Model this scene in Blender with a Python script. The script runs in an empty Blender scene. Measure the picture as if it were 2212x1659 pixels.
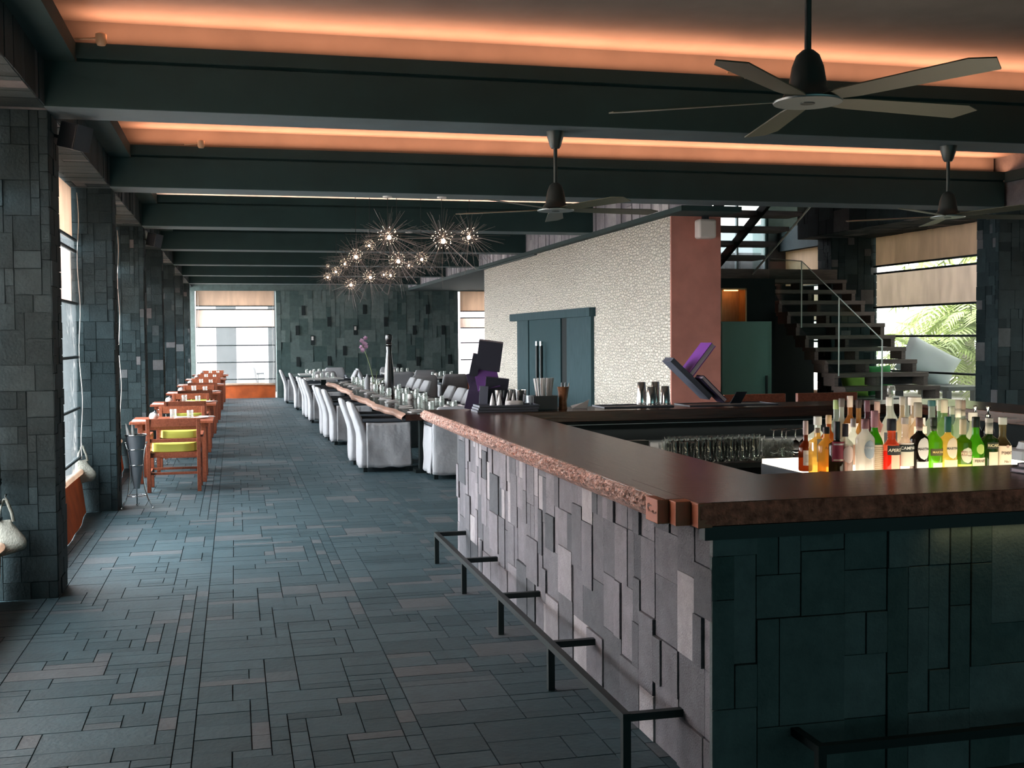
import bpy, bmesh, math, random
from mathutils import Vector, Matrix
PI = math.pi
sc = bpy.context.scene
col = sc.collection
# ------------------------------------------------------------------ camera
W, H = 2212, 1659
F_PX, YAW, PITCH, ROLL, EYE = 2462.16, .238233, -.0407829, -.00715233, 1.7
def cam_axes():
    cy, sy, cp, sp = math.cos(YAW), math.sin(YAW), math.cos(PITCH), math.sin(PITCH)
    f = Vector((sy*cp, cy*cp, sp)); r = Vector((cy, -sy, 0)); u = r.cross(f)
    c, s = math.cos(ROLL), math.sin(ROLL)
    return c*r+s*u, -s*r+c*u, f
cd = bpy.data.cameras.new('camera'); cam = bpy.data.objects.new('camera', cd); col.objects.link(cam)
r_, u_, f_ = cam_axes()
cam.matrix_world = Matrix(((r_.x, u_.x, -f_.x, 0), (r_.y, u_.y, -f_.y, 0), (r_.z, u_.z, -f_.z, EYE), (0, 0, 0, 1)))
cd.sensor_width = 36; cd.sensor_fit = 'HORIZONTAL'; cd.lens = 36*F_PX/W; cd.clip_end = 300; cd.clip_start = .05
sc.camera = cam
sc.view_settings.view_transform = 'Standard'; sc.view_settings.look = 'None'
sc.view_settings.gamma = 1; sc.view_settings.exposure = 0.0; sc.view_settings.use_curve_mapping = False
sc.cycles.max_bounces = 14; sc.cycles.diffuse_bounces = 4; sc.cycles.glossy_bounces = 3
sc.cycles.transmission_bounces = 12; sc.cycles.transparent_max_bounces = 24
sc.cycles.caustics_reflective = False; sc.cycles.caustics_refractive = False
sc.cycles.sample_clamp_indirect = 4; sc.cycles.use_denoising = True
# ------------------------------------------------------------------ daylight (sky seen through the openings, with added teal fill behind the camera)
wd = bpy.data.worlds.new('sky'); sc.world = wd; wd.use_nodes = True
wn = wd.node_tree.nodes; wl = wd.node_tree.links; wn.clear()
wo = wn.new('ShaderNodeOutputWorld'); bg = wn.new('ShaderNodeBackground'); wl.new(bg.outputs[0], wo.inputs[0])
tc = wn.new('ShaderNodeTexCoord'); sx = wn.new('ShaderNodeSeparateXYZ'); wl.new(tc.outputs['Generated'], sx.inputs[0])
SKY_L, SKY_F, SKY_R, SKY_FILL = (23.5, 25, 25.5, 1), (2.3, 2.1, 2.2, 1), (3.4, 3.5, 3.2, 1), (.24, .56, .55, 1)
rx = wn.new('ShaderNodeValToRGB'); wl.new(sx.outputs['X'], rx.inputs[0])
mr = wn.new('ShaderNodeMapRange'); mr.inputs['From Min'].default_value = -1; mr.inputs['From Max'].default_value = 1
wl.new(sx.outputs['X'], mr.inputs['Value']); wl.new(mr.outputs[0], rx.inputs[0])
el = rx.color_ramp.elements; K_ = 32.0
el[0].position = .28; el[0].color = [c/K_ for c in SKY_L[:3]]+[1]; el[1].position = .72; el[1].color = [c/K_ for c in SKY_R[:3]]+[1]
for p_ in (.42, .60): q_ = el.new(p_); q_.color = [c/K_ for c in SKY_F[:3]]+[1]
sc_ = wn.new('ShaderNodeMix'); sc_.data_type = 'RGBA'; sc_.blend_type = 'MULTIPLY'; sc_.inputs['Factor'].default_value = 1; sc_.inputs['B'].default_value = (K_, K_, K_, 1); wl.new(rx.outputs[0], sc_.inputs['A'])
my = wn.new('ShaderNodeMapRange'); my.inputs['From Min'].default_value = -.35; my.inputs['From Max'].default_value = -.75; wl.new(sx.outputs['Y'], my.inputs['Value'])
mx = wn.new('ShaderNodeMix'); mx.data_type = 'RGBA'; wl.new(my.outputs[0], mx.inputs['Factor']); wl.new(sc_.outputs['Result'], mx.inputs['A']); mx.inputs['B'].default_value = SKY_FILL
wl.new(mx.outputs['Result'], bg.inputs['Color']); bg.inputs['Strength'].default_value = 1.0
# the cove lamps (LED strips behind the lips of the ceiling coffers)
BY = [7.84+3.94*k for k in range(-3, 7)]      # front faces of the ceiling beams
BW, BZ, LIPZ, SHZ, CZ = .42, 3.2, 3.61, 3.49, 3.80
XL, XW, XF = -1.16, -1.5, 5.05                 # pier face, opening plane, fascia over the white wall
XR, XRW = 8.85, 9.75
def area(name, loc, rot, sx_, sy_, power, color, spread=PI):
    l = bpy.data.lights.new(name, 'AREA'); l.shape = 'RECTANGLE'; l.size = sx_; l.size_y = sy_; l.energy = power; l.color = color
    l.spread = spread
    o = bpy.data.objects.new(name, l); col.objects.link(o); o.location = loc; o.rotation_euler = rot
    return o
OR = (1.0, .40, .21)
def cove(yf, x0, x1, power, c=OR, tilt=.48):
    o = area('cove_lamp', ((x0+x1)/2, yf+.075, SHZ+.102), (PI+tilt, 0, 0), x1-x0, .03, power, c)
    o['kind'] = 'structure'
    return o
cove(BY[3], -.9, 8.8, 105); cove(BY[4], -.9, 8.8, 120); cove(BY[5], -.9, 4.9, 45, (1, .70, .55), -.7)
cove(BY[2], -.9, 8.8, 30)
# ------------------------------------------------------------------ helpers
rng = random.Random(7)
class MB:
    def __init__(s): s.v = []; s.f = []
    def add(s, vs, fs):
        n = len(s.v); s.v += [tuple(v) for v in vs]; s.f += [tuple(i+n for i in f) for f in fs]; return s
    def box(s, x0, x1, y0, y1, z0, z1, M=None):
        vs = [(x0,y0,z0),(x1,y0,z0),(x1,y1,z0),(x0,y1,z0),(x0,y0,z1),(x1,y0,z1),(x1,y1,z1),(x0,y1,z1)]
        if M is not None: vs = [M @ Vector(v) for v in vs]
        return s.add(vs, [(0,3,2,1),(4,5,6,7),(0,1,5,4),(1,2,6,5),(2,3,7,6),(3,0,4,7)])
    def lathe(s, prof, n=20, c=(0,0,0), sq=None, axis='z', M=None):
        vs = []; fs = []
        for r, z in prof:
            for i in range(n):
                a = 2*PI*(i+.5)/n; k = 1
                if sq: k = (abs(math.cos(a))**sq+abs(math.sin(a))**sq)**(-1/sq)
                p = Vector((r*k*math.cos(a), r*k*math.sin(a), z))
                if axis == 'x': p = Vector((p.z, p.x, p.y))
                if axis == 'y': p = Vector((p.x, p.z, p.y))
                if M is not None: p = M @ p
                vs.append(p+Vector(c))
        for j in range(len(prof)-1):
            for i in range(n):
                a, b = j*n+i, j*n+(i+1) % n
                fs.append((a, b, b+n, a+n))
        fs.append(tuple(range(n))[::-1]); m = (len(prof)-1)*n; fs.append(tuple(range(m, m+n)))
        return s.add(vs, fs)
    def tube(s, pts, r, n=8):
        pts = [Vector(p) for p in pts]; vs = []; fs = []
        rs = r if isinstance(r, (list, tuple)) else [r]*len(pts)
        for k, p in enumerate(pts):
            d = (pts[min(k+1, len(pts)-1)]-pts[max(k-1, 0)]).normalized()
            up = Vector((0, 0, 1)) if abs(d.z) < .95 else Vector((1, 0, 0))
            a = d.cross(up).normalized(); b = a.cross(d)
            for i in range(n):
                t = 2*PI*i/n+PI/4
                vs.append(p+(a*math.cos(t)+b*math.sin(t))*rs[k])
        for k in range(len(pts)-1):
            for i in range(n): fs.append((k*n+i, k*n+(i+1) % n, (k+1)*n+(i+1) % n, (k+1)*n+i))
        fs.append(tuple(range(n))[::-1]); m = (len(pts)-1)*n; fs.append(tuple(range(m, m+n)))
        return s.add(vs, fs)
    def grid(s, fn, nu, nv):
        vs = [fn(i/nu, j/nv) for j in range(nv+1) for i in range(nu+1)]
        fs = [(j*(nu+1)+i, j*(nu+1)+i+1, (j+1)*(nu+1)+i+1, (j+1)*(nu+1)+i) for j in range(nv) for i in range(nu)]
        return s.add(vs, fs)
    def rings(s, rings):
        n = len(rings[0]); vs = [p for r in rings for p in r]; fs = []
        for j in range(len(rings)-1):
            for i in range(n): fs.append((j*n+i, j*n+(i+1) % n, (j+1)*n+(i+1) % n, (j+1)*n+i))
        fs.append(tuple(range(n))[::-1]); m = (len(rings)-1)*n; fs.append(tuple(range(m, m+n)))
        return s.add(vs, fs)
    def prism(s, poly, d0, d1, M=None):     # polygon in local xy, extruded along local z
        n = len(poly); vs = [Vector((x, y, d0)) for x, y in poly]+[Vector((x, y, d1)) for x, y in poly]
        if M is not None: vs = [M @ v for v in vs]
        fs = [tuple(range(n))[::-1], tuple(range(n, 2*n))]+[(i, (i+1) % n, n+(i+1) % n, n+i) for i in range(n)]
        return s.add(vs, fs)
    def obj(s, name, mat, parent=None, smooth=False, bevel=0, loc=None):
        me = bpy.data.meshes.new(name); me.from_pydata([tuple(v) for v in s.v], [], s.f); me.materials.append(mat)
        if smooth: me.polygons.foreach_set('use_smooth', [True]*len(me.polygons))
        o = bpy.data.objects.new(name, me); col.objects.link(o)
        if parent: o.parent = parent
        if loc: o.location = loc
        bm = bmesh.new(); bm.from_mesh(me); bmesh.ops.recalc_face_normals(bm, faces=bm.faces); bm.to_mesh(me); bm.free()
        if smooth == 'auto':
            try: me.set_sharp_from_angle(angle=math.radians(40))
            except Exception: pass
        if bevel:
            m = o.modifiers.new('edge', 'BEVEL'); m.width = bevel; m.segments = 2; m.limit_method = 'ANGLE'
        return o
def tag(o, label, cat, group=None, kind=None):
    o['label'] = label; o['category'] = cat
    if group: o['group'] = group
    if kind: o['kind'] = kind
    return o
def thing(name, label, cat, loc=(0, 0, 0), rz=0, group=None):
    o = bpy.data.objects.new(name, None); col.objects.link(o); o.location = loc; o.rotation_euler = (0, 0, rz); o.empty_display_size = .1
    return tag(o, label, cat, group)
def copy_thing(src, loc=None, rz=None, label=None, group=None, scale=None):
    r = src.copy(); col.objects.link(r)
    if loc is not None: r.location = loc
    if rz is not None: r.rotation_euler = (0, 0, rz)
    if scale is not None: r.scale = scale
    if label: r['label'] = label
    if group: r['group'] = group
    for ch in list(src.children):
        c = ch.copy(); col.objects.link(c); c.parent = r
        for g in list(ch.children):
            d = g.copy(); col.objects.link(d); d.parent = c
    return r
def struct(mb, name, mat, label, parent=None, **k):
    o = mb.obj(name, mat, parent, **k)
    if parent is None:
        o['kind'] = 'structure'; o['label'] = label; o['category'] = name.split('_')[0]
    return o
ORD = 'first second third fourth fifth sixth seventh eighth ninth tenth eleventh twelfth thirteenth fourteenth fifteenth sixteenth seventeenth eighteenth nineteenth twentieth'.split()
# ------------------------------------------------------------------ materials
def mat(name, color, rough=.6, metal=0, spec=.5, bump=None, noise=None, emit=None, coat=0):
    m = bpy.data.materials.new(name); m.use_nodes = True
    N, L = m.node_tree.nodes, m.node_tree.links; b = N['Principled BSDF']
    b.inputs['Base Color'].default_value = (*color, 1); b.inputs['Roughness'].default_value = rough
    b.inputs['Metallic'].default_value = metal; b.inputs['Specular IOR Level'].default_value = spec
    b.inputs['Coat Weight'].default_value = coat
    t = N.new('ShaderNodeTexCoord')
    if noise:                                  # (scale, amount, stretch) mottles the colour
        mp = N.new('ShaderNodeMapping'); L.new(t.outputs['Object'], mp.inputs[0]); mp.inputs['Scale'].default_value = noise[2] if len(noise) > 2 else (1, 1, 1)
        n = N.new('ShaderNodeTexNoise'); n.inputs['Scale'].default_value = noise[0]; n.inputs['Detail'].default_value = 6; L.new(mp.outputs[0], n.inputs['Vector'])
        a = noise[1]; rr = N.new('ShaderNodeValToRGB'); e = rr.color_ramp.elements
        e[0].position = .3; e[1].position = .7
        e[0].color = (*[c*(1-a) for c in color], 1); e[1].color = (*[min(1, c*(1+a)) for c in color], 1)
        L.new(n.outputs['Fac'], rr.inputs[0]); L.new(rr.outputs[0], b.inputs['Base Color'])
    if bump:                                   # (scale, strength, distance)
        n2 = N.new('ShaderNodeTexNoise'); n2.inputs['Scale'].default_value = bump[0]; n2.inputs['Detail'].default_value = 5; L.new(t.outputs['Object'], n2.inputs['Vector'])
        bp = N.new('ShaderNodeBump'); bp.inputs['Strength'].default_value = bump[1]; bp.inputs['Distance'].default_value = bump[2] if len(bump) > 2 else .01
        L.new(n2.outputs['Fac'], bp.inputs['Height']); L.new(bp.outputs[0], b.inputs['Normal'])
    if emit:
        b.inputs['Emission Color'].default_value = (*emit[0], 1); b.inputs['Emission Strength'].default_value = emit[1]
    return m
def stone(name, dark, light, rough=.8, bump=.5, pale=None, bscale=60, dist=.006, spec=.3):
    # every slab is its own island of the mesh: each gets its own tone
    m = mat(name, dark, rough, spec=spec, bump=(bscale, bump, dist)); N, L = m.node_tree.nodes, m.node_tree.links; b = N['Principled BSDF']
    g = N.new('ShaderNodeNewGeometry'); r = N.new('ShaderNodeValToRGB'); e = r.color_ramp.elements
    e[0].color = (*dark, 1); e[1].color = (*light, 1); e[1].position = .85 if pale else 1
    if pale:
        q = e.new(.93); q.color = (*pale, 1)
    L.new(g.outputs['Random Per Island'], r.inputs[0])
    t = N.new('ShaderNodeTexCoord'); n = N.new('ShaderNodeTexNoise'); n.inputs['Scale'].default_value = 9; n.inputs['Detail'].default_value = 8; n.inputs['Roughness'].default_value = .7
    L.new(t.outputs['Object'], n.inputs['Vector'])
    mp = N.new('ShaderNodeMapRange'); mp.inputs['From Min'].default_value = .25; mp.inputs['From Max'].default_value = .75; mp.inputs['To Min'].default_value = .72; mp.inputs['To Max'].default_value = 1.25
    L.new(n.outputs['Fac'], mp.inputs['Value'])
    x = N.new('ShaderNodeMix'); x.data_type = 'RGBA'; x.blend_type = 'MULTIPLY'; x.inputs['Factor'].default_value = 1
    L.new(r.outputs[0], x.inputs['A']); L.new(mp.outputs[0], x.inputs['B']); L.new(x.outputs['Result'], b.inputs['Base Color'])
    return m
def wood(name, c1, c2, rough=.4, scale=6, stretch=(1, 12, 12), coat=0, spec=.5, bump=.15):
    m = mat(name, c1, rough, coat=coat, spec=spec); N, L = m.node_tree.nodes, m.node_tree.links; b = N['Principled BSDF']
    t = N.new('ShaderNodeTexCoord'); mp = N.new('ShaderNodeMapping'); mp.inputs['Scale'].default_value = stretch; L.new(t.outputs['Object'], mp.inputs[0])
    n = N.new('ShaderNodeTexNoise'); n.inputs['Scale'].default_value = scale; n.inputs['Detail'].default_value = 7; n.inputs['Distortion'].default_value = .6; L.new(mp.outputs[0], n.inputs['Vector'])
    r = N.new('ShaderNodeValToRGB'); e = r.color_ramp.elements; e[0].position = .3; e[1].position = .7; e[0].color = (*c1, 1); e[1].color = (*c2, 1)
    L.new(n.outputs['Fac'], r.inputs[0]); L.new(r.outputs[0], b.inputs['Base Color'])
    bp = N.new('ShaderNodeBump'); bp.inputs['Strength'].default_value = bump; bp.inputs['Distance'].default_value = .003; L.new(n.outputs['Fac'], bp.inputs['Height']); L.new(bp.outputs[0], b.inputs['Normal'])
    return m
def see(name, tint, clear=.85, gloss_rough=.05, body=0, body_col=None, transl=0, ior=1.45, wave=None):
    # thin clear sheet or tinted glass: light goes straight through, with a sheen on top
    m = bpy.data.materials.new(name); m.use_nodes = True; N, L = m.node_tree.nodes, m.node_tree.links; N.clear()
    o = N.new('ShaderNodeOutputMaterial'); tr = N.new('ShaderNodeBsdfTransparent'); tr.inputs[0].default_value = (*tint, 1)
    gl = N.new('ShaderNodeBsdfGlossy'); gl.inputs['Roughness'].default_value = gloss_rough
    lw = N.new('ShaderNodeLayerWeight'); lw.inputs[0].default_value = .5
    pw = N.new('ShaderNodeMath'); pw.operation = 'POWER'; pw.inputs[1].default_value = 4; L.new(lw.outputs['Facing'], pw.inputs[0])
    fr = N.new('ShaderNodeMath'); fr.operation = 'MULTIPLY_ADD'; fr.inputs[1].default_value = .6; fr.inputs[2].default_value = ((ior-1)/(ior+1))**2; L.new(pw.outputs[0], fr.inputs[0])
    last = tr
    if body or transl:
        bc = body_col or tint
        df = N.new('ShaderNodeBsdfDiffuse'); df.inputs[0].default_value = (*bc, 1)
        tl = N.new('ShaderNodeBsdfTranslucent'); tl.inputs[0].default_value = (*bc, 1)
        ms = N.new('ShaderNodeMixShader'); ms.inputs[0].default_value = transl; L.new(df.outputs[0], ms.inputs[1]); L.new(tl.outputs[0], ms.inputs[2])
        m2 = N.new('ShaderNodeMixShader'); m2.inputs[0].default_value = body; L.new(tr.outputs[0], m2.inputs[1]); L.new(ms.outputs[0], m2.inputs[2]); last = m2
    m3 = N.new('ShaderNodeMixShader'); L.new(fr.outputs[0], m3.inputs[0]); L.new(last.outputs[0], m3.inputs[1]); L.new(gl.outputs[0], m3.inputs[2])
    if wave:
        t = N.new('ShaderNodeTexCoord'); n = N.new('ShaderNodeTexNoise'); n.inputs['Scale'].default_value = wave; L.new(t.outputs['Object'], n.inputs['Vector'])
        bp = N.new('ShaderNodeBump'); bp.inputs['Strength'].default_value = .3; bp.inputs['Distance'].default_value = .05; L.new(n.outputs['Fac'], bp.inputs['Height'])
        L.new(bp.outputs[0], gl.inputs['Normal'])
    L.new(m3.outputs[0], o.inputs[0]); return m
def cloth_shade(name, c, transl=.6):
    m = bpy.data.materials.new(name); m.use_nodes = True; N, L = m.node_tree.nodes, m.node_tree.links; N.clear()
    o = N.new('ShaderNodeOutputMaterial'); df = N.new('ShaderNodeBsdfDiffuse'); tl = N.new('ShaderNodeBsdfTranslucent'); ms = N.new('ShaderNodeMixShader'); ms.inputs[0].default_value = transl
    t = N.new('ShaderNodeTexCoord'); mp = N.new('ShaderNodeMapping'); mp.inputs['Scale'].default_value = (3, 3, .7); n = N.new('ShaderNodeTexNoise'); n.inputs['Scale'].default_value = 2.2; n.inputs['Detail'].default_value = 6
    L.new(t.outputs['Object'], mp.inputs[0]); L.new(mp.outputs[0], n.inputs['Vector'])
    r = N.new('ShaderNodeValToRGB'); e = r.color_ramp.elements; e[0].position = .35; e[1].position = .62; e[0].color = (*[k*.84 for k in c], 1); e[1].color = (*c, 1)
    L.new(n.outputs['Fac'], r.inputs[0]); L.new(r.outputs[0], df.inputs[0]); L.new(r.outputs[0], tl.inputs[0])
    L.new(df.outputs[0], ms.inputs[1]); L.new(tl.outputs[0], ms.inputs[2]); L.new(ms.outputs[0], o.inputs[0]); return m
def emis(name, c, s):
    m = bpy.data.materials.new(name); m.use_nodes = True; N, L = m.node_tree.nodes, m.node_tree.links; N.clear()
    o = N.new('ShaderNodeOutputMaterial'); e = N.new('ShaderNodeEmission'); e.inputs[0].default_value = (*c, 1); e.inputs[1].default_value = s; L.new(e.outputs[0], o.inputs[0]); return m
M = {}
M['floor_stone'] = stone('floor_stone', (.021, .048, .060), (.039, .073, .088), rough=.55, bump=.35, bscale=35, dist=.01, pale=(.07, .085, .095), spec=.4)
M['grout'] = mat('grout', (.014, .022, .027), .9)
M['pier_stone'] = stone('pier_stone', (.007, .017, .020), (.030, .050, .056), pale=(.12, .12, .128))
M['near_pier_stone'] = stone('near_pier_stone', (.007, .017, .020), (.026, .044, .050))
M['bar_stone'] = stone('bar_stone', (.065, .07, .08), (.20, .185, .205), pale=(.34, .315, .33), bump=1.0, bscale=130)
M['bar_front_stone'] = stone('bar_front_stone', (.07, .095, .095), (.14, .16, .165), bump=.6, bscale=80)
M['far_stone'] = stone('far_stone', (.06, .10, .098), (.17, .215, .21), bump=.6)
M['fascia_stone'] = stone('fascia_stone', (.22, .21, .24), (.42, .40, .43), pale=(.62, .6, .62))
M['joint'] = mat('joint', (.015, .022, .024), .95)
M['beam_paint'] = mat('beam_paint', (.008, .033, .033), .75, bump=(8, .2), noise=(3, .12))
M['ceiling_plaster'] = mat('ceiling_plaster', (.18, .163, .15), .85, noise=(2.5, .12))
M['beam_soffit_lit'] = mat('beam_soffit_lit', (.085, .125, .14), .75, noise=(3, .12))  # lighter than the beam faces: light bounced from the floor, put into the colour
M['dark_plaster'] = mat('dark_plaster', (.06, .085, .088), .8)
M['red_plaster'] = mat('red_plaster', (.62, .25, .20), .8, bump=(200, .3), noise=(4, .12))
M['black_steel'] = mat('black_steel', (.008, .014, .015), .45, .3)
M['chrome'] = mat('chrome', (.75, .77, .78), .14, 1)
M['bucket_grey'] = mat('bucket_grey', (.20, .22, .25), .45, .5)
M['brushed'] = mat('brushed', (.5, .52, .55), .35, 1)
M['chair_wood'] = wood('chair_wood', (.20, .048, .022), (.36, .10, .05), .42, stretch=(8, 8, 8))
M['counter_wood'] = wood('counter_wood', (.045, .018, .012), (.115, .040, .022), .24, scale=3, stretch=(14, 1, 14), spec=.8, bump=.35)
M['counter_wood_x'] = wood('counter_wood_x', (.045, .018, .012), (.105, .038, .022), .24, scale=3, stretch=(1, 14, 14), spec=.8, bump=.35)
M['rough_edge'] = mat('rough_edge', (.58, .34, .28), .28, bump=(90, .8, .02), noise=(55, .7), spec=.8)  # strong pale flecks paint sparkle into the chipped wood's colour
M['dark_edge'] = mat('dark_edge', (.55, .16, .11), .75, spec=.15, bump=(60, 1, .02), noise=(30, .5))
M['step_wood'] = mat('step_wood', (.42, .12, .055), .5)
M['table_wood'] = wood('table_wood', (.030, .015, .012), (.07, .03, .022), .16, scale=3, stretch=(9, 1, 9), spec=.6)
M['live_edge'] = wood('live_edge', (.26, .14, .10), (.42, .25, .19), .6, scale=14, stretch=(3, 3, 20))
M['slipcover'] = mat('slipcover', (.40, .405, .43), .9, bump=(9, .45, .03), spec=.2)
M['cushion_green'] = mat('cushion_green', (.50, .50, .09), .85, spec=.2, bump=(300, .2))
M['dark_fabric'] = mat('dark_fabric', (.05, .06, .075), .8)
M['orange_canvas'] = mat('orange_canvas', (.52, .10, .02), .85, bump=(150, .3), noise=(4, .25))
M['shade'] = cloth_shade('shade', (.66, .53, .44), .55)
M['shade_pale'] = cloth_shade('shade_pale', (.92, .80, .74), .7)
M['vinyl'] = see('vinyl', (.93, .93, .94), gloss_rough=.06, body=.10, body_col=(.8, .85, .88), transl=.6, ior=1.25, wave=3)
M['batten'] = mat('batten', (.03, .045, .05), .6)
M['rope'] = mat('rope', (.75, .68, .64), .8)
M['white_paper'] = mat('white_paper', (.85, .82, .82), .8)
M['napkin'] = mat('napkin', (.82, .79, .79), .9, bump=(60, .3))
M['bag'] = mat('bag', (.30, .295, .255), .95, bump=(70, .5), noise=(12, .2))
M['ceramic'] = mat('ceramic', (.85, .80, .78), .3)
M['glass'] = see('glass', (.95, .97, .96), gloss_rough=.03, body=.14, body_col=(.86, .9, .86), transl=.5, ior=1.75)
M['bar_glass'] = mat('bar_glass', (.97, .99, .98), .02)
M['bar_glass'].node_tree.nodes['Principled BSDF'].inputs['Transmission Weight'].default_value = 1.0
M['pane'] = see('pane', (.86, .93, .90), gloss_rough=.01, ior=1.35)
M['pane_edge'] = mat('pane_edge', (.75, .85, .80), .3, spec=.8)
M['teal_panel'] = mat('teal_panel', (.10, .24, .20), .5, bump=(150, .3))
M['door_wood'] = wood('door_wood', (.022, .055, .065), (.05, .09, .105), .75, spec=.15, stretch=(10, 10, .6))
M['door_leaf'] = mat('door_leaf', (.03, .07, .082), .7, spec=.15, bump=(120, .8, .01))
M['navy'] = mat('navy', (.012, .014, .028), .6)
M['purple'] = mat('purple', (.20, .045, .34), .55)
M['purple_deep'] = mat('purple_deep', (.09, .03, .16), .55)
M['purple_dark'] = mat('purple_dark', (.025, .015, .05), .55)
M['slate_cover'] = mat('slate_cover', (.10, .11, .15), .5)
M['page'] = mat('page', (.62, .55, .62), .8)
M['amber_wood'] = wood('amber_wood', (.20, .07, .025), (.40, .17, .07), .5)
M['tray_black'] = mat('tray_black', (.02, .022, .03), .35, spec=.6)
M['stair_wood'] = wood('stair_wood', (.12, .095, .085), (.21, .165, .145), .6, stretch=(1, 10, 10))
M['stair_under'] = wood('stair_under', (.09, .08, .085), (.17, .15, .155), .6, stretch=(1, 10, 10))
M['green_cloth'] = mat('green_cloth', (.06, .33, .09), .85)
M['lime_cloth'] = mat('lime_cloth', (.25, .42, .06), .85)
M['blue_white_cloth'] = mat('blue_white_cloth', (.85, .90, .93), .9)
M['leaf'] = mat('leaf', (.40, .48, .17), .6, noise=(2, .4))
M['palm_trunk'] = mat('palm_trunk', (.30, .27, .22), .9, noise=(6, .4), bump=(30, .6))
M['terrace'] = mat('terrace', (.62, .58, .54), .85, noise=(3, .1))
M['concrete'] = mat('concrete', (.09, .095, .10), .85, noise=(2, .2))
M['fan_metal'] = mat('fan_metal', (.055, .065, .062), .4, .5)
M['fan_rim'] = mat('fan_rim', (.30, .34, .34), .35, .6)
M['fan_blade'] = mat('fan_blade', (.075, .082, .052), .4, spec=.5)
M['speaker_black'] = mat('speaker_black', (.012, .015, .02), .5)
M['speaker_white'] = mat('speaker_white', (.80, .70, .65), .5)
M['spot_brass'] = mat('spot_brass', (.55, .36, .22), .4)
M['led_dot'] = emis('led_dot', (1, .74, .52), 6)
M['led_core'] = emis('led_core', (1, .72, .52), 30)
M['spike'] = mat('spike', (.22, .19, .18), .35, .7)
M['light_panel'] = emis('light_panel', (1, .86, .66), 5)
M['slate_box'] = mat('slate_box', (.12, .15, .18), .5)
M['work_steel'] = mat('work_steel', (.035, .045, .048), .4, .4)
M['amber_light'] = emis('amber_light', (1, .42, .12), 6)
M['alcove_wood'] = wood('alcove_wood', (.6, .35, .16), (.75, .47, .24), .6, stretch=(10, 10, 1))
M['orchid'] = mat('orchid', (.72, .45, .66), .7)
M['stem_green'] = mat('stem_green', (.20, .26, .12), .7)
M['mill_black'] = mat('mill_black', (.02, .018, .02), .18, spec=.7)
M['white_plastic'] = mat('white_plastic', (.68, .74, .78), .4)
M['grey_top'] = mat('grey_top', (.62, .62, .62), .5)
def pebble():
    m = mat('pebble_tile', (.8, .77, .7), .5); N, L = m.node_tree.nodes, m.node_tree.links; b = N['Principled BSDF']
    t = N.new('ShaderNodeTexCoord'); mp = N.new('ShaderNodeMapping'); mp.inputs['Scale'].default_value = (12, 12, 26); L.new(t.outputs['Object'], mp.inputs[0])
    v = N.new('ShaderNodeTexVoronoi'); v.feature = 'DISTANCE_TO_EDGE'; v.inputs['Scale'].default_value = 1; v.inputs['Randomness'].default_value = .85; L.new(mp.outputs[0], v.inputs['Vector'])
    r = N.new('ShaderNodeValToRGB'); e = r.color_ramp.elements; e[0].position = .01; e[1].position = .10; e[0].color = (.42, .38, .32, 1); e[1].color = (.93, .86, .76, 1)
    L.new(v.outputs['Distance'], r.inputs[0]); L.new(r.outputs[0], b.inputs['Base Color'])
    r2 = N.new('ShaderNodeMapRange'); r2.inputs['From Max'].default_value = .3; L.new(v.outputs['Distance'], r2.inputs['Value'])
    bp = N.new('ShaderNodeBump'); bp.inputs['Strength'].default_value = .9; bp.inputs['Distance'].default_value = .02; L.new(r2.outputs[0], bp.inputs['Height']); L.new(bp.outputs[0], b.inputs['Normal'])
    return m
M['pebble'] = pebble()
# ------------------------------------------------------------------ stone cladding
def pack(nu, nv, sizes, r):
    g = [[0]*nu for _ in range(nv)]; out = []
    for j in range(nv):
        for i in range(nu):
            if g[j][i]: continue
            opts = sizes[:]; r.shuffle(opts)
            for a, b in opts+[(1, 2), (2, 1), (1, 1)]:
                if i+a <= nu and j+b <= nv and all(not g[y][x] for y in range(j, j+b) for x in range(i, i+a)):
                    for y in range(j, j+b):
                        for x in range(i, i+a): g[y][x] = 1
                    out.append((i, j, a, b)); break
    return out
def clad(mb, O, u, v, w, h, unit, sizes, relief, seed=1, gap=.0025, base=.012, holes=()):
    r = random.Random(seed); O, u, v = Vector(O), Vector(u), Vector(v); n = u.cross(v)
    nu, nv = max(1, round(w/unit[0])), max(1, round(h/unit[1])); du, dv = w/nu, h/nv
    for i, j, a, b in pack(nu, nv, sizes, r):
        a0, a1, b0, b1 = i*du+gap, (i+a)*du-gap, j*dv+gap, (j+b)*dv-gap
        if any(a1 > p0 and a0 < p1 and b1 > q0 and b0 < q1 for p0, p1, q0, q1 in holes): continue
        d = base+relief*r.random()**1.3; k = [O+u*a0+v*b0, O+u*a1+v*b0, O+u*a1+v*b1, O+u*a0+v*b1]
        mb.add(k+[p+n*d for p in k], [(4,5,6,7),(0,1,5,4),(1,2,6,5),(2,3,7,6),(3,0,4,7)])
    return mb
X_, Y_, Z_ = (1, 0, 0), (0, 1, 0), (0, 0, 1)
# ------------------------------------------------------------------ floor
mb = MB(); r9 = random.Random(11)
fs_ = [(a, b) for a in (2, 3, 3, 4, 4, 5, 6, 6) for b in (1, 1, 2, 2, 3)]
for x0 in [-2.113+.958*k for k in range(8)]:
    clad(mb, (x0, 3.0, -.012), X_, Y_, .958, 30.8, (.0798, .085), fs_, .0016, seed=int(x0*100)+500, gap=.0028, base=.0105)
fl = struct(mb, 'floor', M['floor_stone'], 'dark blue-grey slabs of the restaurant floor')
g = MB().box(-2.2, 9.9, -4.2, 34.2, -.3, -.008).obj('grout_bed', M['grout'], fl)
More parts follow.
